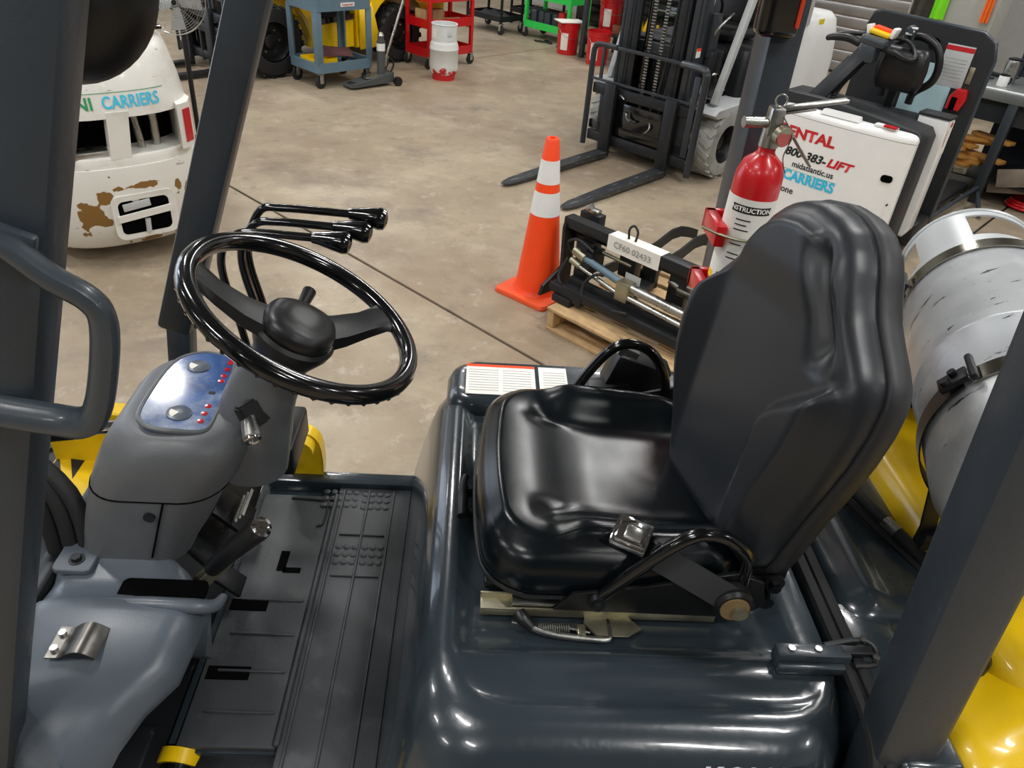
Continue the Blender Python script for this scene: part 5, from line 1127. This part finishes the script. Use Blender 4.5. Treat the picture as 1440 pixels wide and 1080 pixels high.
# black carts
for k, (x, yy, lab) in enumerate(((-.02, 11.75, 'black steel shop cart, left one in the row behind the red cart'), (.62, 12.35, 'black steel shop cart, further one beside the green cart'))):
    c = thing('shop_cart', lab, 'cart', (x, yy, 0), radians(-45), 'black carts at the back')
    for z in (.16, .55): tray(c, -.35, .35, 0, .45, z, .07, M_dsteel, 'tray', .006, .01)
    for px in (-.35, .32):
        for py in (0, .42): b = MB(); b.b2(px, px + .03, py, py + .03, .14, .85, .003); b.build('leg', M_dsteel, c); caster(c, px + .015, py + .015, .06)
    b = MB(); b.sheet(lambda u, v: (lerp(-.28, .25, u), lerp(.06, .36, v), .20 + .05 * sin(3 * u) * sin(3 * v) + .018 * sin(17 * u + 9 * v)), 16, 12, .01); b.build('dark_cloth', M_rubber, c) if False else b.bm.free()
for k, (x, yy) in enumerate(((-.02, 11.75), (.62, 12.35))):
    b = MB(); b.M = Matrix.Translation((x, yy, .185)) @ Matrix.Rotation(radians(-45), 4, 'Z')
    b.sheet(lambda u, v: (lerp(-.28, .25, u), lerp(.06, .36, v), .02 + .06 * sin(3.1 * u) * sin(3.1 * v) + .014 * sin(17 * u + 9 * v)), 16, 12, .008); tag(b.build('tool_bag', mat('dark_cloth', '35383c', .8, var=.3)), ('limp dark bag on the lower tray of the nearer black cart', 'limp dark bag on the lower tray of the further black cart')[k], 'bag')
# green cart with battery boxes
C3 = thing('tool_cart', 'bright green steel tool cart with caster wheels behind the red buckets', 'cart', (.55, 11.6, 0), radians(-45))
for z in (.13, .50): tray(C3, 0, .80, 0, .42, z, .09, M_green, 'tray', .006, .01)
for x in (0, .77):
    for yy in (0, .39):
        b = MB(); b.b2(x - .005, x + .04, yy - .005, yy + .04, .13, .80, .003); b.build('leg', M_green, C3); caster(C3, x + .015, yy + .015, .06)
b = MB(); b.cyl((-.05, .1, .30), (-.01, .1, .30), .03); b.build('side_hook', M_white, C3)
g3 = (.55, 11.6)
def on_45(x, y, o): return (o[0] + (x + y) * .70711, o[1] + (-x + y) * .70711)
for k in range(5):
    p = on_45(.10 + k * .125, .16 + .02 * (k % 2), g3); w = .10
    o = thing('battery_box' if k < 4 else 'red_box', ('charcoal battery box, ' + ('first', 'second', 'third', 'fourth')[k] + ' from the left on the green cart') if k < 4 else 'red case at the right end of the green cart shelf', 'box', (p[0], p[1], .145), radians(-45), 'boxes on the green cart')
    hh = .20 if k < 4 else .24
    b = MB(); b.rrs([(-w / 2, w / 2, -.09, .09, .01, 0), (-w / 2, w / 2, -.09, .09, .012, hh - .01), (-w / 2 + .008, w / 2 - .008, -.08, .08, .012, hh)]); b.build('case', mat('charcoal_case', '3c4149', .5) if k < 4 else M_red, o)
    b = MB(); b.tube([(-.03, 0, hh), (-.025, 0, hh + .02), (.025, 0, hh + .02), (.03, 0, hh)], .005, 6, k=2); b.build('handle', M_black, o)
for k in range(3):
    b = MB(); q = (.70 + k * .28, 11.28 - k * .30); b.tube([(q[0], q[1], .012), (q[0] + .08, q[1] - .10, .02), (q[0] + .18, q[1] + .02, .012), (q[0] + .22, q[1] - .16, .014), (q[0] + .05, q[1] - .1, .03)], .011, 6, k=6); tag(b.build('air_hose', M_rubber), ('left', 'middle', 'right')[k] + ' loose black hose on the floor under the green cart', 'hose', 'hoses under the green cart')
# buckets
def bucket(x, y, label, zz=0, white=False):
    o = thing('bucket', label, 'bucket', (x, y, zz), radians(20), 'red buckets at the back')
    b = MB(); b.lathe([(.001, .004), (.125, .0), (.130, .004), (.143, .29), (.149, .29), (.149, .30), (.144, .302), (.145, .325), (.151, .325), (.151, .335), (.146, .337), (.148, .37), (.154, .37), (.154, .378), (.146, .378), (.126, .012), (.001, .012)], None, 36); b.build('pail', M_red, o, ang=30)
    b = MB(); b.sheet(lambda u, v: ((.135 + .006 * v) * 1.01 * cos(lerp(3.55, 4.25, u)), (.135 + .006 * v) * 1.01 * sin(lerp(3.55, 4.25, u)), lerp(.06, .26, v)), 8, 1, .0006); b.build('paper_label', M_paper, o)
    b = MB(); b.tube([(-.15, 0, .32), (-.13, -.12, .24), (0, -.17, .20), (.13, -.12, .24), (.15, 0, .32)], .003, 6, k=5); b.build('bail_handle', M_steel, o)
    return o
bucket(1.09, 10.62, 'red bucket topped with a flat white lid, left of the grey post')
bucket(1.42, 10.12, 'open red bucket with paper label, right of the grey post')
b = MB(); b.M = Matrix.Translation((1.09, 10.62, .380)) @ Matrix.Rotation(.3, 4, 'Z'); b.b2(-.17, .17, -.13, .13, 0, .012, .003); tag(b.build('white_board', M_paper), 'flat white board lying on top of the left red bucket', 'board')
# bench with post, shelf and bits behind the buckets
W = thing('work_table', 'grey steel work table with shelf behind the red buckets', 'table', (1.26, 10.42, 0), radians(-45))
for (x, yy) in ((0, 0), (1.6, 0), (0, .7), (1.6, .7)): b = MB(); b.b2(x - .03, x + .03, yy - .03, yy + .03, 0, .85, .01); b.build('leg', M_guard, W)
b = MB(); b.b2(-.05, 1.65, -.05, .75, .85, .90, .005); b.build('table_top', M_guard, W)
b = MB(); b.b2(-.03, 1.63, 0.10, .72, .30, .33, .004); b.build('lower_shelf', M_guard, W)
w0 = (1.26, 10.42)
def wp(x, y): return on_45(x, y, w0)
p = wp(.16, .30); bkt = bucket(p[0], p[1], 'red and white bucket standing on the work table shelf', .331)
b = MB(); b.M = Matrix.Translation((p[0], p[1], .331)); b.lathe([(.141, .10), (.150, .30)], None, 30, False); b.bm.free()
p = wp(.40, .22); b = MB(); b.M = Matrix.Translation((p[0], p[1], .331)); b.b2(-.10, .10, -.06, .06, 0, .10, .01); tag(b.build('brown_box', mat('brown_card', '7a4a32', .7)), 'small brown box on the work table shelf', 'box')
for k in range(2):
    p = wp(.64 + k * .24, .18); b = MB(); b.M = Matrix.Translation((p[0], p[1], .331)) @ Matrix.Rotation(-.6, 4, 'Z')
    b.tube([(-.06, 0, .22), (-.08, 0, .12), (-.05, 0, .03), (.06, 0, .02), (.09, 0, .10), (.07, 0, .2)], [.022, .028, .022, .024, .026, .018], 10, k=4); b.cyl((-.06, 0, .20), (-.06, 0, .25), .015); tag(b.build('yellow_clamp', M_yellow), ('left', 'right')[k] + ' yellow lifting clamp on the work table shelf', 'clamp', 'yellow clamps')
p = wp(1.14, .24); b = MB(); b.M = Matrix.Translation((p[0], p[1], .331)); b.rrs([(-.12, .12, -.1, .1, .03, 0), (-.12, .12, -.1, .1, .03, .14), (-.1, .1, -.08, .08, .03, .17)]); tag(b.build('dark_case', M_dsteel), 'dark tool case on the work table shelf', 'case')
p = wp(.36, .12); b = MB(); b.M = Matrix.Translation((p[0], p[1], .902)); b.rrs([(-.1, .1, -.08, .08, .02, 0), (-.1, .1, -.08, .08, .02, .12)]); tag(b.build('red_case', M_red), 'red case on top of the work table', 'case')
# drain cover in the floor behind the left forklift and wire fan
b = MB(); b.M = Matrix.Translation((-2.65, 6.55, .0)); b.lathe([(.001, .004), (.20, .004), (.215, .0)], None, 40); dc_ = b.build('drain_cover', mat('cast_iron', '8a857c', .6, var=.15), floor); 
b = MB(); b.M = Matrix.Translation((-2.65, 6.55, .0)); b.torus(Matrix.Translation((0, 0, .005)), .16, .004, 40, 6); b.build('cover_ring', M_dsteel, floor)
F_ = thing('pedestal_fan', 'round wire-cage fan on a pole behind the white forklift', 'fan', (-2.16, 6.0, 0), radians(10))
FM = basis((0, -.12, 1.02), (1, 0, .1), (0, .2, 1))
for k in range(12):
    if k == 0: b = MB()
    rr = .02 + k * .015; zq = .05 * sqrt(max(0, 1 - (rr / .2) ** 2)); b.torus(FM @ Matrix.Translation((0, 0, zq)), rr, .0022, 30, 4)
for k in range(24):
    a = 2 * pi * k / 24; b.tube([FM @ Vector((r * cos(a), r * sin(a), .05 * sqrt(max(0, 1 - (r / .2) ** 2)))) for r in (.02, .1, .17, .2)], .0015, 4)
b.torus(FM, .2, .006, 40, 6); b.build('cage', M_steel, F_, kind='stuff')
for k in range(4):
    b = MB(); a = k * pi / 2; b.sheet(lambda u, v: FM @ (Matrix.Rotation(a, 4, 'Z') @ Vector((lerp(.03, .17, u), lerp(-.045, .045, v) * (.6 + .6 * u), lerp(-.02, .02, v)))), 5, 3, .002); b.build('blade', M_lgrey, F_)
b = MB(); b.cyl(FM @ Vector((0, 0, -.14)), FM @ Vector((0, 0, -.02)), .06); b.build('motor', M_dsteel, F_)
b = MB(); b.cyl((0, .0, .03), (0, .0, 1.0), .018); b.lathe([(.001, .03), (.20, .02), (.22, .0), (.001, 0)], None, 36); b.build('stand', M_dsteel, F_)

# ------------------------------------------------------------------ white rental ride-on truck at the right
Q = thing('ride_on_pallet_truck', 'white ride-on pallet truck with red RENTAL lettering and black backboard', 'pallet truck', (2.3, 4.7, 0), radians(-45))
def ff(x): x = (x + .07) / .45; return .0 + .035 * x ** 2 + .035 * abs(x) ** 10
def cover_ring(z, g=0, x0=-.52, x1=.372):
    P = [(lerp(x0 + g, x1 - g, i / 20), ff(lerp(x0 + g, x1 - g, i / 20)) - .02 + g, z) for i in range(21)]
    return P + [(x1 - g, .075, z), (x0 + g, .075, z)]
b = MB(); b.loft([cover_ring(.10), cover_ring(.50), cover_ring(.80)]); cv = b.build('front_cover', M_white, Q, ang=50)
b = MB(); b.loft([cover_ring(.803), cover_ring(.82), cover_ring(.838, .012), cover_ring(.848, .03), cover_ring(.852, .06)]); tcv = b.build('top_cover', M_white, Q, ang=50)
b = MB(); body(b, [(-.24, .02, .0, .07, .02, .85), (-.23, .01, .01, .07, .02, .875)], lambda x, y: .876, 4, 2); b.b2(.10, .24, .02, .07, .85, .87, .01); b.build('top_hatch', M_white, tcv)
b = MB(); b.b2(.16, .24, .005, .045, .862, .876, .005); b.build('red_indicator', M_redlens, tcv)
b = MB(); b.prism(rrect(-.035, .035, -.022, .022, .02), basis((.285, ff(.285) - .0225, .58), (1, .25, 0), (0, 0, 1)), .004); b.build('grip_hole', M_dark, cv)
b = MB(); b.cyl((.34, .01, .43), (.34, -.004, .43), .006); b.build('cover_screw', M_dsteel, cv)
def cw_(x0, z0, dz=.0):
    def f(p):
        x = x0 + p.x; return Vector((x, ff(x) - .0215 - p.z, z0 + p.y))
    return f
# sizes read off the photograph: RENTAL, phone number, web address, maker
lettering('RENTAL', .090, M_redink, cv, None, warp=cw_(-.275, .700), bold=.045, sx=1.2)
lettering('800-383-', .072, M_ink, cv, None, warp=cw_(-.245, .578), bold=.035, shear=.25, sx=1.10)
lettering('LIFT', .072, M_redink, cv, None, warp=cw_(-.012, .578), bold=.045, shear=.25, sx=1.2)
lettering('midatlantic.us', .054, M_ink, cv, None, warp=cw_(-.17, .507), bold=.02, sx=.98)
b = MB(); b.sheet(lambda u, v: cw_(-.48, .468)(Vector((u * .49, v * .002, .0005))), 12, 1, .0003); b.build('ruled_line', M_greenink, cv)
lettering('UNI', .082, M_greenink, cv, None, warp=cw_(-.445, .432), bold=.02, sx=.8)
lettering('CARRIERS', .088, M_cyan, cv, None, warp=cw_(-.178, .430), bold=.045, sx=.93)
lettering('one', .06, M_ink, cv, None, warp=cw_(-.30, .335), bold=.02)
b = MB(); b.b2(-.40, -.30, .235, .40, .1, .8, .01) ; b.bm.free()
b = MB(); b.prism([(-.56, .05), (.36, .05), (.385, .10), (.385, .82), (.35, .865), (.0, .905), (-.30, .925), (-.53, .92), (-.56, .88)], basis((0, .33, 0), (1, 0, 0), (0, 0, 1)), .25, .012); b.build('black_divider', M_guard if False else mat('textured_black', '1f2124', .55, var=.08, bump=.3), Q)
b = MB(); b.prism([(.24, .15), (.40, .15), (.425, .20), (.425, .90), (.42, .91), (.24, .91)], basis((0, .46, 0), (1, 0, 0), (0, 0, 1)), .12, .012); wb = b.build('battery_cover', M_white, Q)
b = MB(); b.b2(.4255, .4262, .35, .45, .70, .90); lf = b.build('rules_label', M_paper, wb)
lettering('SAFETY', .03, M_redink, lf, basis((.4275, .38, .80), (0, 0, 1), (0, -1, 0), (1, 0, 0)), bold=.02)
b = MB(); b.prism([(0, -.02), (.02, 0), (0, .02), (-.02, 0)], basis((.4272, .41, .88), (0, 1, 0), (0, 0, 1)), .0006); b.build('red_diamond', M_redink, lf)
b = MB(); b.b2(-.50, .235, .335, .50, .15, .885, .01); b.b2(.235, .43, .335, .465, .912, .93, .005); b.build('battery_lid', mat('textured_black', ''), Q)
b = MB(); b.b2(-.38, .44, .44, .74, .06, .22, .02); b.b2(-.32, -.16, .70, 2.1, .06, .13, .02); b.b2(.16, .32, .70, 2.1, .06, .13, .02); b.build('platform', M_dsteel, Q)
for x in (-.24, .24):
    b = MB(); MX = basis((x, 1.95, .04), (0, 1, 0), (0, 0, 1)); b.lathe([(.001, -.05), (.04, -.05), (.04, .05), (.001, .05)], MX, 20); b.build('load_wheel', M_rubber, Q)
b = MB(); MX = basis((0, .12, .11), (0, 1, 0), (0, 0, 1)); b.lathe([(.001, -.05), (.10, -.05), (.11, -.03), (.11, .03), (.10, .05), (.001, .05)], MX, 30); b.build('drive_wheel', M_rubber, Q)
# tall black backboard
bo = [(-.40, .10), (.43, .10), (.43, 1.22), (.40, 1.31), (.32, 1.355), (-.32, 1.38), (-.38, 1.36), (-.40, 1.30)]
b = MB(); b.prism(bo, basis((0, .80, 0), (1, 0, 0), (0, 0, 1)), .03, .004); bb_ = b.build('backboard', mat('textured_black', ''), Q)
b = MB(); b.tube([(p[0], .785, p[1]) for p in bo[1:7]], .014, 8); b.build('board_edge', M_slate, bb_)
b = MB(); b.b2(.14, .31, .764, .7695, 1.02, 1.27, .001); pl_ = b.build('instruction_plate', M_lgrey, bb_)
b = MB(); b.b2(.14, .31, .7625, .764, 1.235, 1.262); b.build('red_heading', M_redink, pl_)
b = MB()
for k in range(7): b.b2(.155, .29, .7630, .764, 1.06 + k * .021, 1.064 + k * .021)
b.build('text_lines', mat('grey_print', ''), pl_)
b = MB(); b.cyl((.06, .769, 1.25), (.06, .764, 1.25), .035); b.build('round_port', M_dark, bb_)
b = MB(); b.prism(rrect(-.04, .25, .80, 1.14, .03), basis((0, .769, 0), (1, 0, 0), (0, 0, 1)), .004); b.build('clear_window', mat('pale_blue_panel', 'b6d5dc', .2, var=.04), bb_)
b = MB(); b.prism([(.27, .90), (.35, .90), (.37, .97), (.36, 1.03), (.30, 1.03), (.27, .98)], basis((0, .769, 0), (1, 0, 0), (0, 0, 1)), .05, .006); pch = b.build('glove_pocket', M_redlens if False else M_red, bb_)
b = MB(); b.b2(.29, .325, .712, .722, .90, .98, .004); b.build('pocket_opening', M_dark, pch)
b = MB(); b.b2(.32, .35, .764, .7695, 1.06, 1.16, .001); b.build('narrow_tag', M_zinc, bb_)
# knee pad on its post, grab bars, tiller
b = MB(); b.rrs([(-.125, .125, -.05, .05, .04, -.125), (-.145, .145, -.06, .06, .05, -.08), (-.15, .15, -.065, .065, .05, 0), (-.142, .142, -.06, .06, .05, .08), (-.12, .12, -.045, .045, .04, .12)]); bmesh.ops.transform(b.bm, matrix=Matrix.Translation((.02, .43, 1.125)), verts=b.bm.verts); b.build('back_pad', M_black, Q, ang=70)
b = MB(); b.beam((.0, .47, .88), (.01, .45, 1.04), .05, .04, (0, 1, 0), .01); b.build('pad_post', M_black, Q)
b = MB(); b.tube([(-.09, .56, .92), (-.10, .56, 1.0), (-.14, .56, 1.12), (-.10, .56, 1.24), (.02, .56, 1.30), (.14, .56, 1.26), (.19, .56, 1.16), (.18, .56, 1.06), (.10, .56, .98), (.09, .56, .91)], .024, 12, k=6); b.build('grab_hoop', M_black, Q)
b = MB(); b.tube([(-.03, .54, 1.28), (-.02, .50, 1.33), (.0, .46, 1.34)], [.03, .035, .02], 10, k=3); hb = b.build('hoop_top', M_slate, Q)
for k in range(3): b = MB(); b.box((-.02 + k * .012, .475 - k * .004, 1.325 + k * .018 - .01), (.04, .02, .012), None, .003); b.build('light_segment', M_white, hb)
b = MB(); b.beam((-.33, .14, .90), (-.17, .26, 1.20), .07, .09, (1, 0, 0), .01); b.beam((-.37, .13, .90), (-.23, .24, 1.15), .05, .05, (1, 0, 0), .005); b.build('tiller_arm', M_dsteel, Q)
b = MB(); b.box((-.15, .26, 1.20), (.11, .10, .11), None, .02); b.box((-.13, .26, 1.27), (.17, .12, .06), Matrix.Rotation(.1, 3, 'Y'), .025); th = b.build('tiller_head', M_slate, Q)
b = MB(); b.box((-.12, .28, 1.315), (.13, .07, .03), Matrix.Rotation(.15, 3, 'Y'), .012); b.build('yellow_cap', M_yellow, th)
b = MB(); b.box((-.12, .31, 1.335), (.11, .06, .02), Matrix.Rotation(.15, 3, 'Y'), .006); b.build('red_button', M_orange, th)
for s in (-1, 1): b = MB(); b.box((-.12 + s * .075, .30, 1.325), (.025, .08, .06), Matrix.Rotation(s * .3, 3, 'Y'), .006); b.build('switch_wing', M_white, th)
b = MB(); b.tube([(-.22, .26, 1.24), (-.30, .25, 1.26), (-.39, .24, 1.25), (-.42, .26, 1.24), (-.36, .32, 1.27), (-.22, .33, 1.29)], [.022, .024, .020, .018, .015, .014], 10, k=4); b.tube([(-.08, .26, 1.24), (.0, .25, 1.23), (.09, .28, 1.20), (.10, .34, 1.22), (.02, .40, 1.28), (-.08, .34, 1.30)], [.020, .022, .016, .013, .012, .012], 10, k=4); b.build('control_loop', M_black, th)
b = MB(); b.cyl((-.28, .16, .87), (-.28, .16, .93), .055, .045); b.cyl((-.28, .16, .93), (-.28, .16, .95), .04, .03); b.build('tiller_pivot', M_gloss, Q)
for k in range(3): b = MB(); b.tube([(-.32 + k * .03, .2, .9), (-.30 + k * .03, .26, 1.0), (-.24 + k * .03, .27, 1.1), (-.2, .3, 1.15)], .009, 6, k=4); b.build('cable', M_rubber, Q)

# ------------------------------------------------------------------ steel bench at the right edge
S = thing('steel_workbench', 'steel-topped workbench with dark legs at the right edge', 'workbench', (4.5, 6.0, 0), radians(-45))
b = MB(); b.b2(-1.0, 1.4, -.42, .42, .775, .85, .006); b.build('bench_top', mat('worn_steel_top', '8f9494', .35, metal=.6, var=.12, vscale=5), S)
for (x, yy) in ((-.24, -.38), (1.3, -.38), (-.9, .36), (1.3, .36)): b = MB(); b.b2(x - .035, x + .035, yy - .035, yy + .035, 0, .775, .006); b.build('leg', M_guard, S)
b = MB(); b.b2(-.95, .0, -.30, .38, .60, .76, .006); b.build('drawer_box', M_guard, S)
b = MB(); b.b2(-.95, 1.3, -.36, .36, .17, .19, .003); b.build('lower_shelf', M_dsteel, S)
b = MB(); b.beam((-.24, -.40, .10), (-.08, -.80, .03), .03, .03, (0, 0, 1), .004); b.beam((-.24, -.40, .13), (-.31, -1.25, .05), .03, .02, (0, 0, 1), .004); b.build('foot_brace', M_guard, S)
b = MB(); b.beam((-.15, -.36, .22), (.9, -.36, .53), .14, .012, (0, 1, 0), .003); b.build('side_board', mat('grey_wood', '8a7d70', .7, var=.2), S)
b = MB(); b.beam((-.20, -.30, .12), (.9, -.30, .38), .08, .012, (0, 1, 0), .003); b.build('lower_side_board', mat('grey_wood', ''), S)
s0_ = (4.5, 6.0)
def sp(x, y): return on_45(x, y, s0_)
random.seed(4)
M_wood2 = mat('honey_wood', 'c08a42', .6, var=.25, vscale=12)
for k in range(10):
    p = sp(-.62 + .07 * (k % 5) + random.uniform(-.02, .02), -.22 + .05 * (k // 5)); b = MB(); b.M = Matrix.Translation((p[0], p[1], .192 + .0285 * k)) @ Matrix.Rotation(radians(-45 + random.uniform(-35, 35)), 4, 'Z'); b.b2(-.17, .17, -.045, .045, 0, .028, .003)
    tag(b.build('wood_offcut', M_wood2), 'honey-coloured wood offcut, ' + ('lowest', 'second', 'third', 'fourth', 'fifth', 'sixth', 'seventh', 'eighth', 'ninth', 'topmost')[k] + ' in the stack under the steel workbench', 'wood offcut', 'wood offcuts under the workbench')
for k in range(3):
    p = sp(-.66 + .12 * k, -.38); b = MB(); b.M = Matrix.Translation((p[0], p[1], .191)) @ Matrix.Rotation(radians(-45), 4, 'Z'); b.b2(-.05, .05, -.025, .025, 0, .05, .006); tag(b.build('metal_part', (M_zinc, M_dsteel, M_zinc)[k]), ('left', 'middle', 'right')[k] + ' metal block in front of the offcuts under the workbench', 'metal block', 'metal blocks under the workbench')
p = sp(.10, -.15); b = MB(); b.M = Matrix.Translation((p[0], p[1], .012))
for k in range(3): b.torus(Matrix.Translation((0, 0, .012 + k * .02)), .15 - .012 * k, .011, 36, 8)
tag(b.build('coiled_hose', M_red), 'coiled red hose on the floor beneath the workbench', 'hose')
# things on the bench
def pot(x, y, r, h, label, m, nm, cat):
    p = sp(x, y); o = thing(nm, label, cat, (p[0], p[1], .851)); b = MB(); b.lathe([(.001, 0), (r, 0), (r, h * .9), (r * .92, h), (.001, h)], None, 28); b.build('body', m, o, ang=50)
    b = MB(); b.tube([(r * .9, 0, h * .8), (r * 1.6, 0, h * .75), (r * 1.6, 0, h * .3), (r * .9, 0, h * .2)], .007, 6, k=4); b.build('handle', M_black, o)
    b = MB(); b.lathe([(r * .94, h), (r * .94, h + .012), (r * .3, h + .02), (.001, h + .02)], None, 24); b.build('lid', M_black, o); return o
pot(-.43, -.02, .055, .17, 'steel thermos jug with black lid on the workbench', M_steel, 'thermos_jug', 'jug')
pot(-.42, -.20, .038, .075, 'small white printed mug on the workbench', M_white, 'mug', 'mug')
for k in range(3):
    p = sp(-.62 + .03 * k, -.12 + .15 * k); b = MB(); b.M = Matrix.Translation((p[0], p[1], .851)) @ Matrix.Rotation(k, 4, 'Z'); b.b2(-.06, .06, -.02, .02, 0, .03, .005); b.cyl((.06, 0, .015), (.13, 0, .015), .008); tag(b.build('hand_tool', M_dsteel), ('nearest', 'middle', 'furthest')[k] + ' of the dark hand tools lying left of the thermos on the workbench', 'tool', 'tools on the workbench')
p = sp(-.30, -.39); b = MB(); b.M = Matrix.Translation((p[0], p[1], .8505)) @ Matrix.Rotation(radians(-45), 4, 'Z'); b.b2(-.20, .25, -.02, .04, 0, .003, .001); tag(b.build('white_strip', M_white), 'white plastic strip along the front edge of the workbench', 'strip')
p = sp(.03, -.33); b = MB(); b.M = Matrix.Translation((p[0], p[1], .8505)) @ Matrix.Rotation(radians(-45), 4, 'Z'); b.b2(-.05, .05, -.03, .03, 0, .012, .003); tag(b.build('red_tape', M_red), 'flat red tape box on the front edge of the workbench', 'tape')
# dark cabinet and board behind, panels, flags
b = MB(); b.M = Matrix.Translation((4.5, 6.0, 0)) @ Matrix.Rotation(radians(-45), 4, 'Z'); b.b2(-.50, 1.4, .50, .56, .0, 2.0, .005); tag(b.build('dark_board', mat('navy_board', '1b2230', .6)), 'tall dark navy board standing behind the workbench', 'board')
# ------------------------------------------------------------------ along the right wall: slatted metal door, hanging things
b = MB(); Mw = Matrix.Translation((4.9, 8.8, 0)) @ Matrix.Rotation(radians(-45), 4, 'Z'); b.M = Mw
b.b2(-3.35, -.52, 1.25, 1.295, 0, 3.6, .01); dr = b.build('glow_panes_1', M_slate); dr['kind'] = 'structure'
sl = None
for k in range(26):
    b = MB(); b.M = Mw; z = .03 + k * .135; b.b2(-3.25, -.62, 1.215, 1.25, z, z + .120, .012, 2); b.b2(-3.25, -.62, 1.235, 1.252, z + .118, z + .137, .0); b.build('panel', mat('rolled_steel', 'a9a6a4', .28, metal=.8, var=.12, vscale=3), dr)
def hang(nm, x0, x1, z0, z1, y, m, label, cat, th=.02, wav=.02):
    b = MB(); b.M = Mw; b.sheet(lambda u, v: (lerp(x0, x1, u) + .04 * (1 - v) * 0, y + wav * sin(9 * u) * (1 - .5 * v), lerp(z0, z1, v)), 10, 6, th); return tag(b.build(nm, m), label, cat)
b = MB(); b.M = Mw; b.b2(-.42, .45, .06, .10, 0, 2.1, .01); b.b2(-.42, .45, .10, .50, 0, .04, .005); b.b2(-.42, .45, .10, .50, 2.06, 2.1, .005); b.b2(-.42, -.38, .10, .50, 0, 2.1, .004); b.b2(.41, .45, .10, .50, 0, 2.1, .004)
lk = tag(b.build('grey_locker', mat('locker_grey', 'a9aaa2', .5, var=.05)), 'light grey steel locker standing behind the black backboard', 'locker')
hang('green_vest', -.15, -.04, .96, 1.50, .0, mat('lime_fabric', '7fe01c', .7), 'bright lime green vest hanging on the grey locker', 'vest')
hang('dark_jacket', -.36, -.20, .80, 1.6, -.01, mat('dark_fabric', '3b3a30', .9, var=.3), 'dark olive jacket hanging beside the lime green vest', 'jacket', .03, .03)
hang('orange_strap', .345, .39, 1.00, 1.55, .0, mat('orange_fabric', 'f0701c', .7, spots=[('e6d81c', 2, .5, .55)]), 'orange and yellow strap hanging at the locker edge', 'strap')
b = MB(); b.M = Matrix.Translation((4.5, 6.0, 0)) @ Matrix.Rotation(radians(-45), 4, 'Z'); b.b2(-.40, -.05, .494, .499, 1.27, 1.50, .001); tag(b.build('notice_sheet', M_paper), 'white notice sheet fixed to the dark navy board', 'notice')
# dark cabinets along the wall behind the carts
for k, (w0_, lab) in enumerate(((7.1, 'black steel cabinet behind the green cart, left one of the pair'), (5.9, 'black steel cabinet behind the work table, right one of the pair'))):
    b = MB(); b.M = R45; b.b2(10.2, 10.9, w0_, w0_ + 1.1, .06, 1.9, .01); o = tag(b.build('tool_cabinet', M_dsteel), lab, 'cabinet', 'black cabinets')
    for j in range(4):
        b = MB(); b.M = R45; b.b2(10.17, 10.2, w0_ + .04, w0_ + 1.06, .10 + j * .44, .50 + j * .44, .006); dd = b.build('drawer', M_gloss, o)
        b = MB(); b.M = R45; b.b2(10.14, 10.17, w0_ + .3, w0_ + .8, .42 + j * .44, .44 + j * .44, .004); b.build('handle', M_steel, dd)
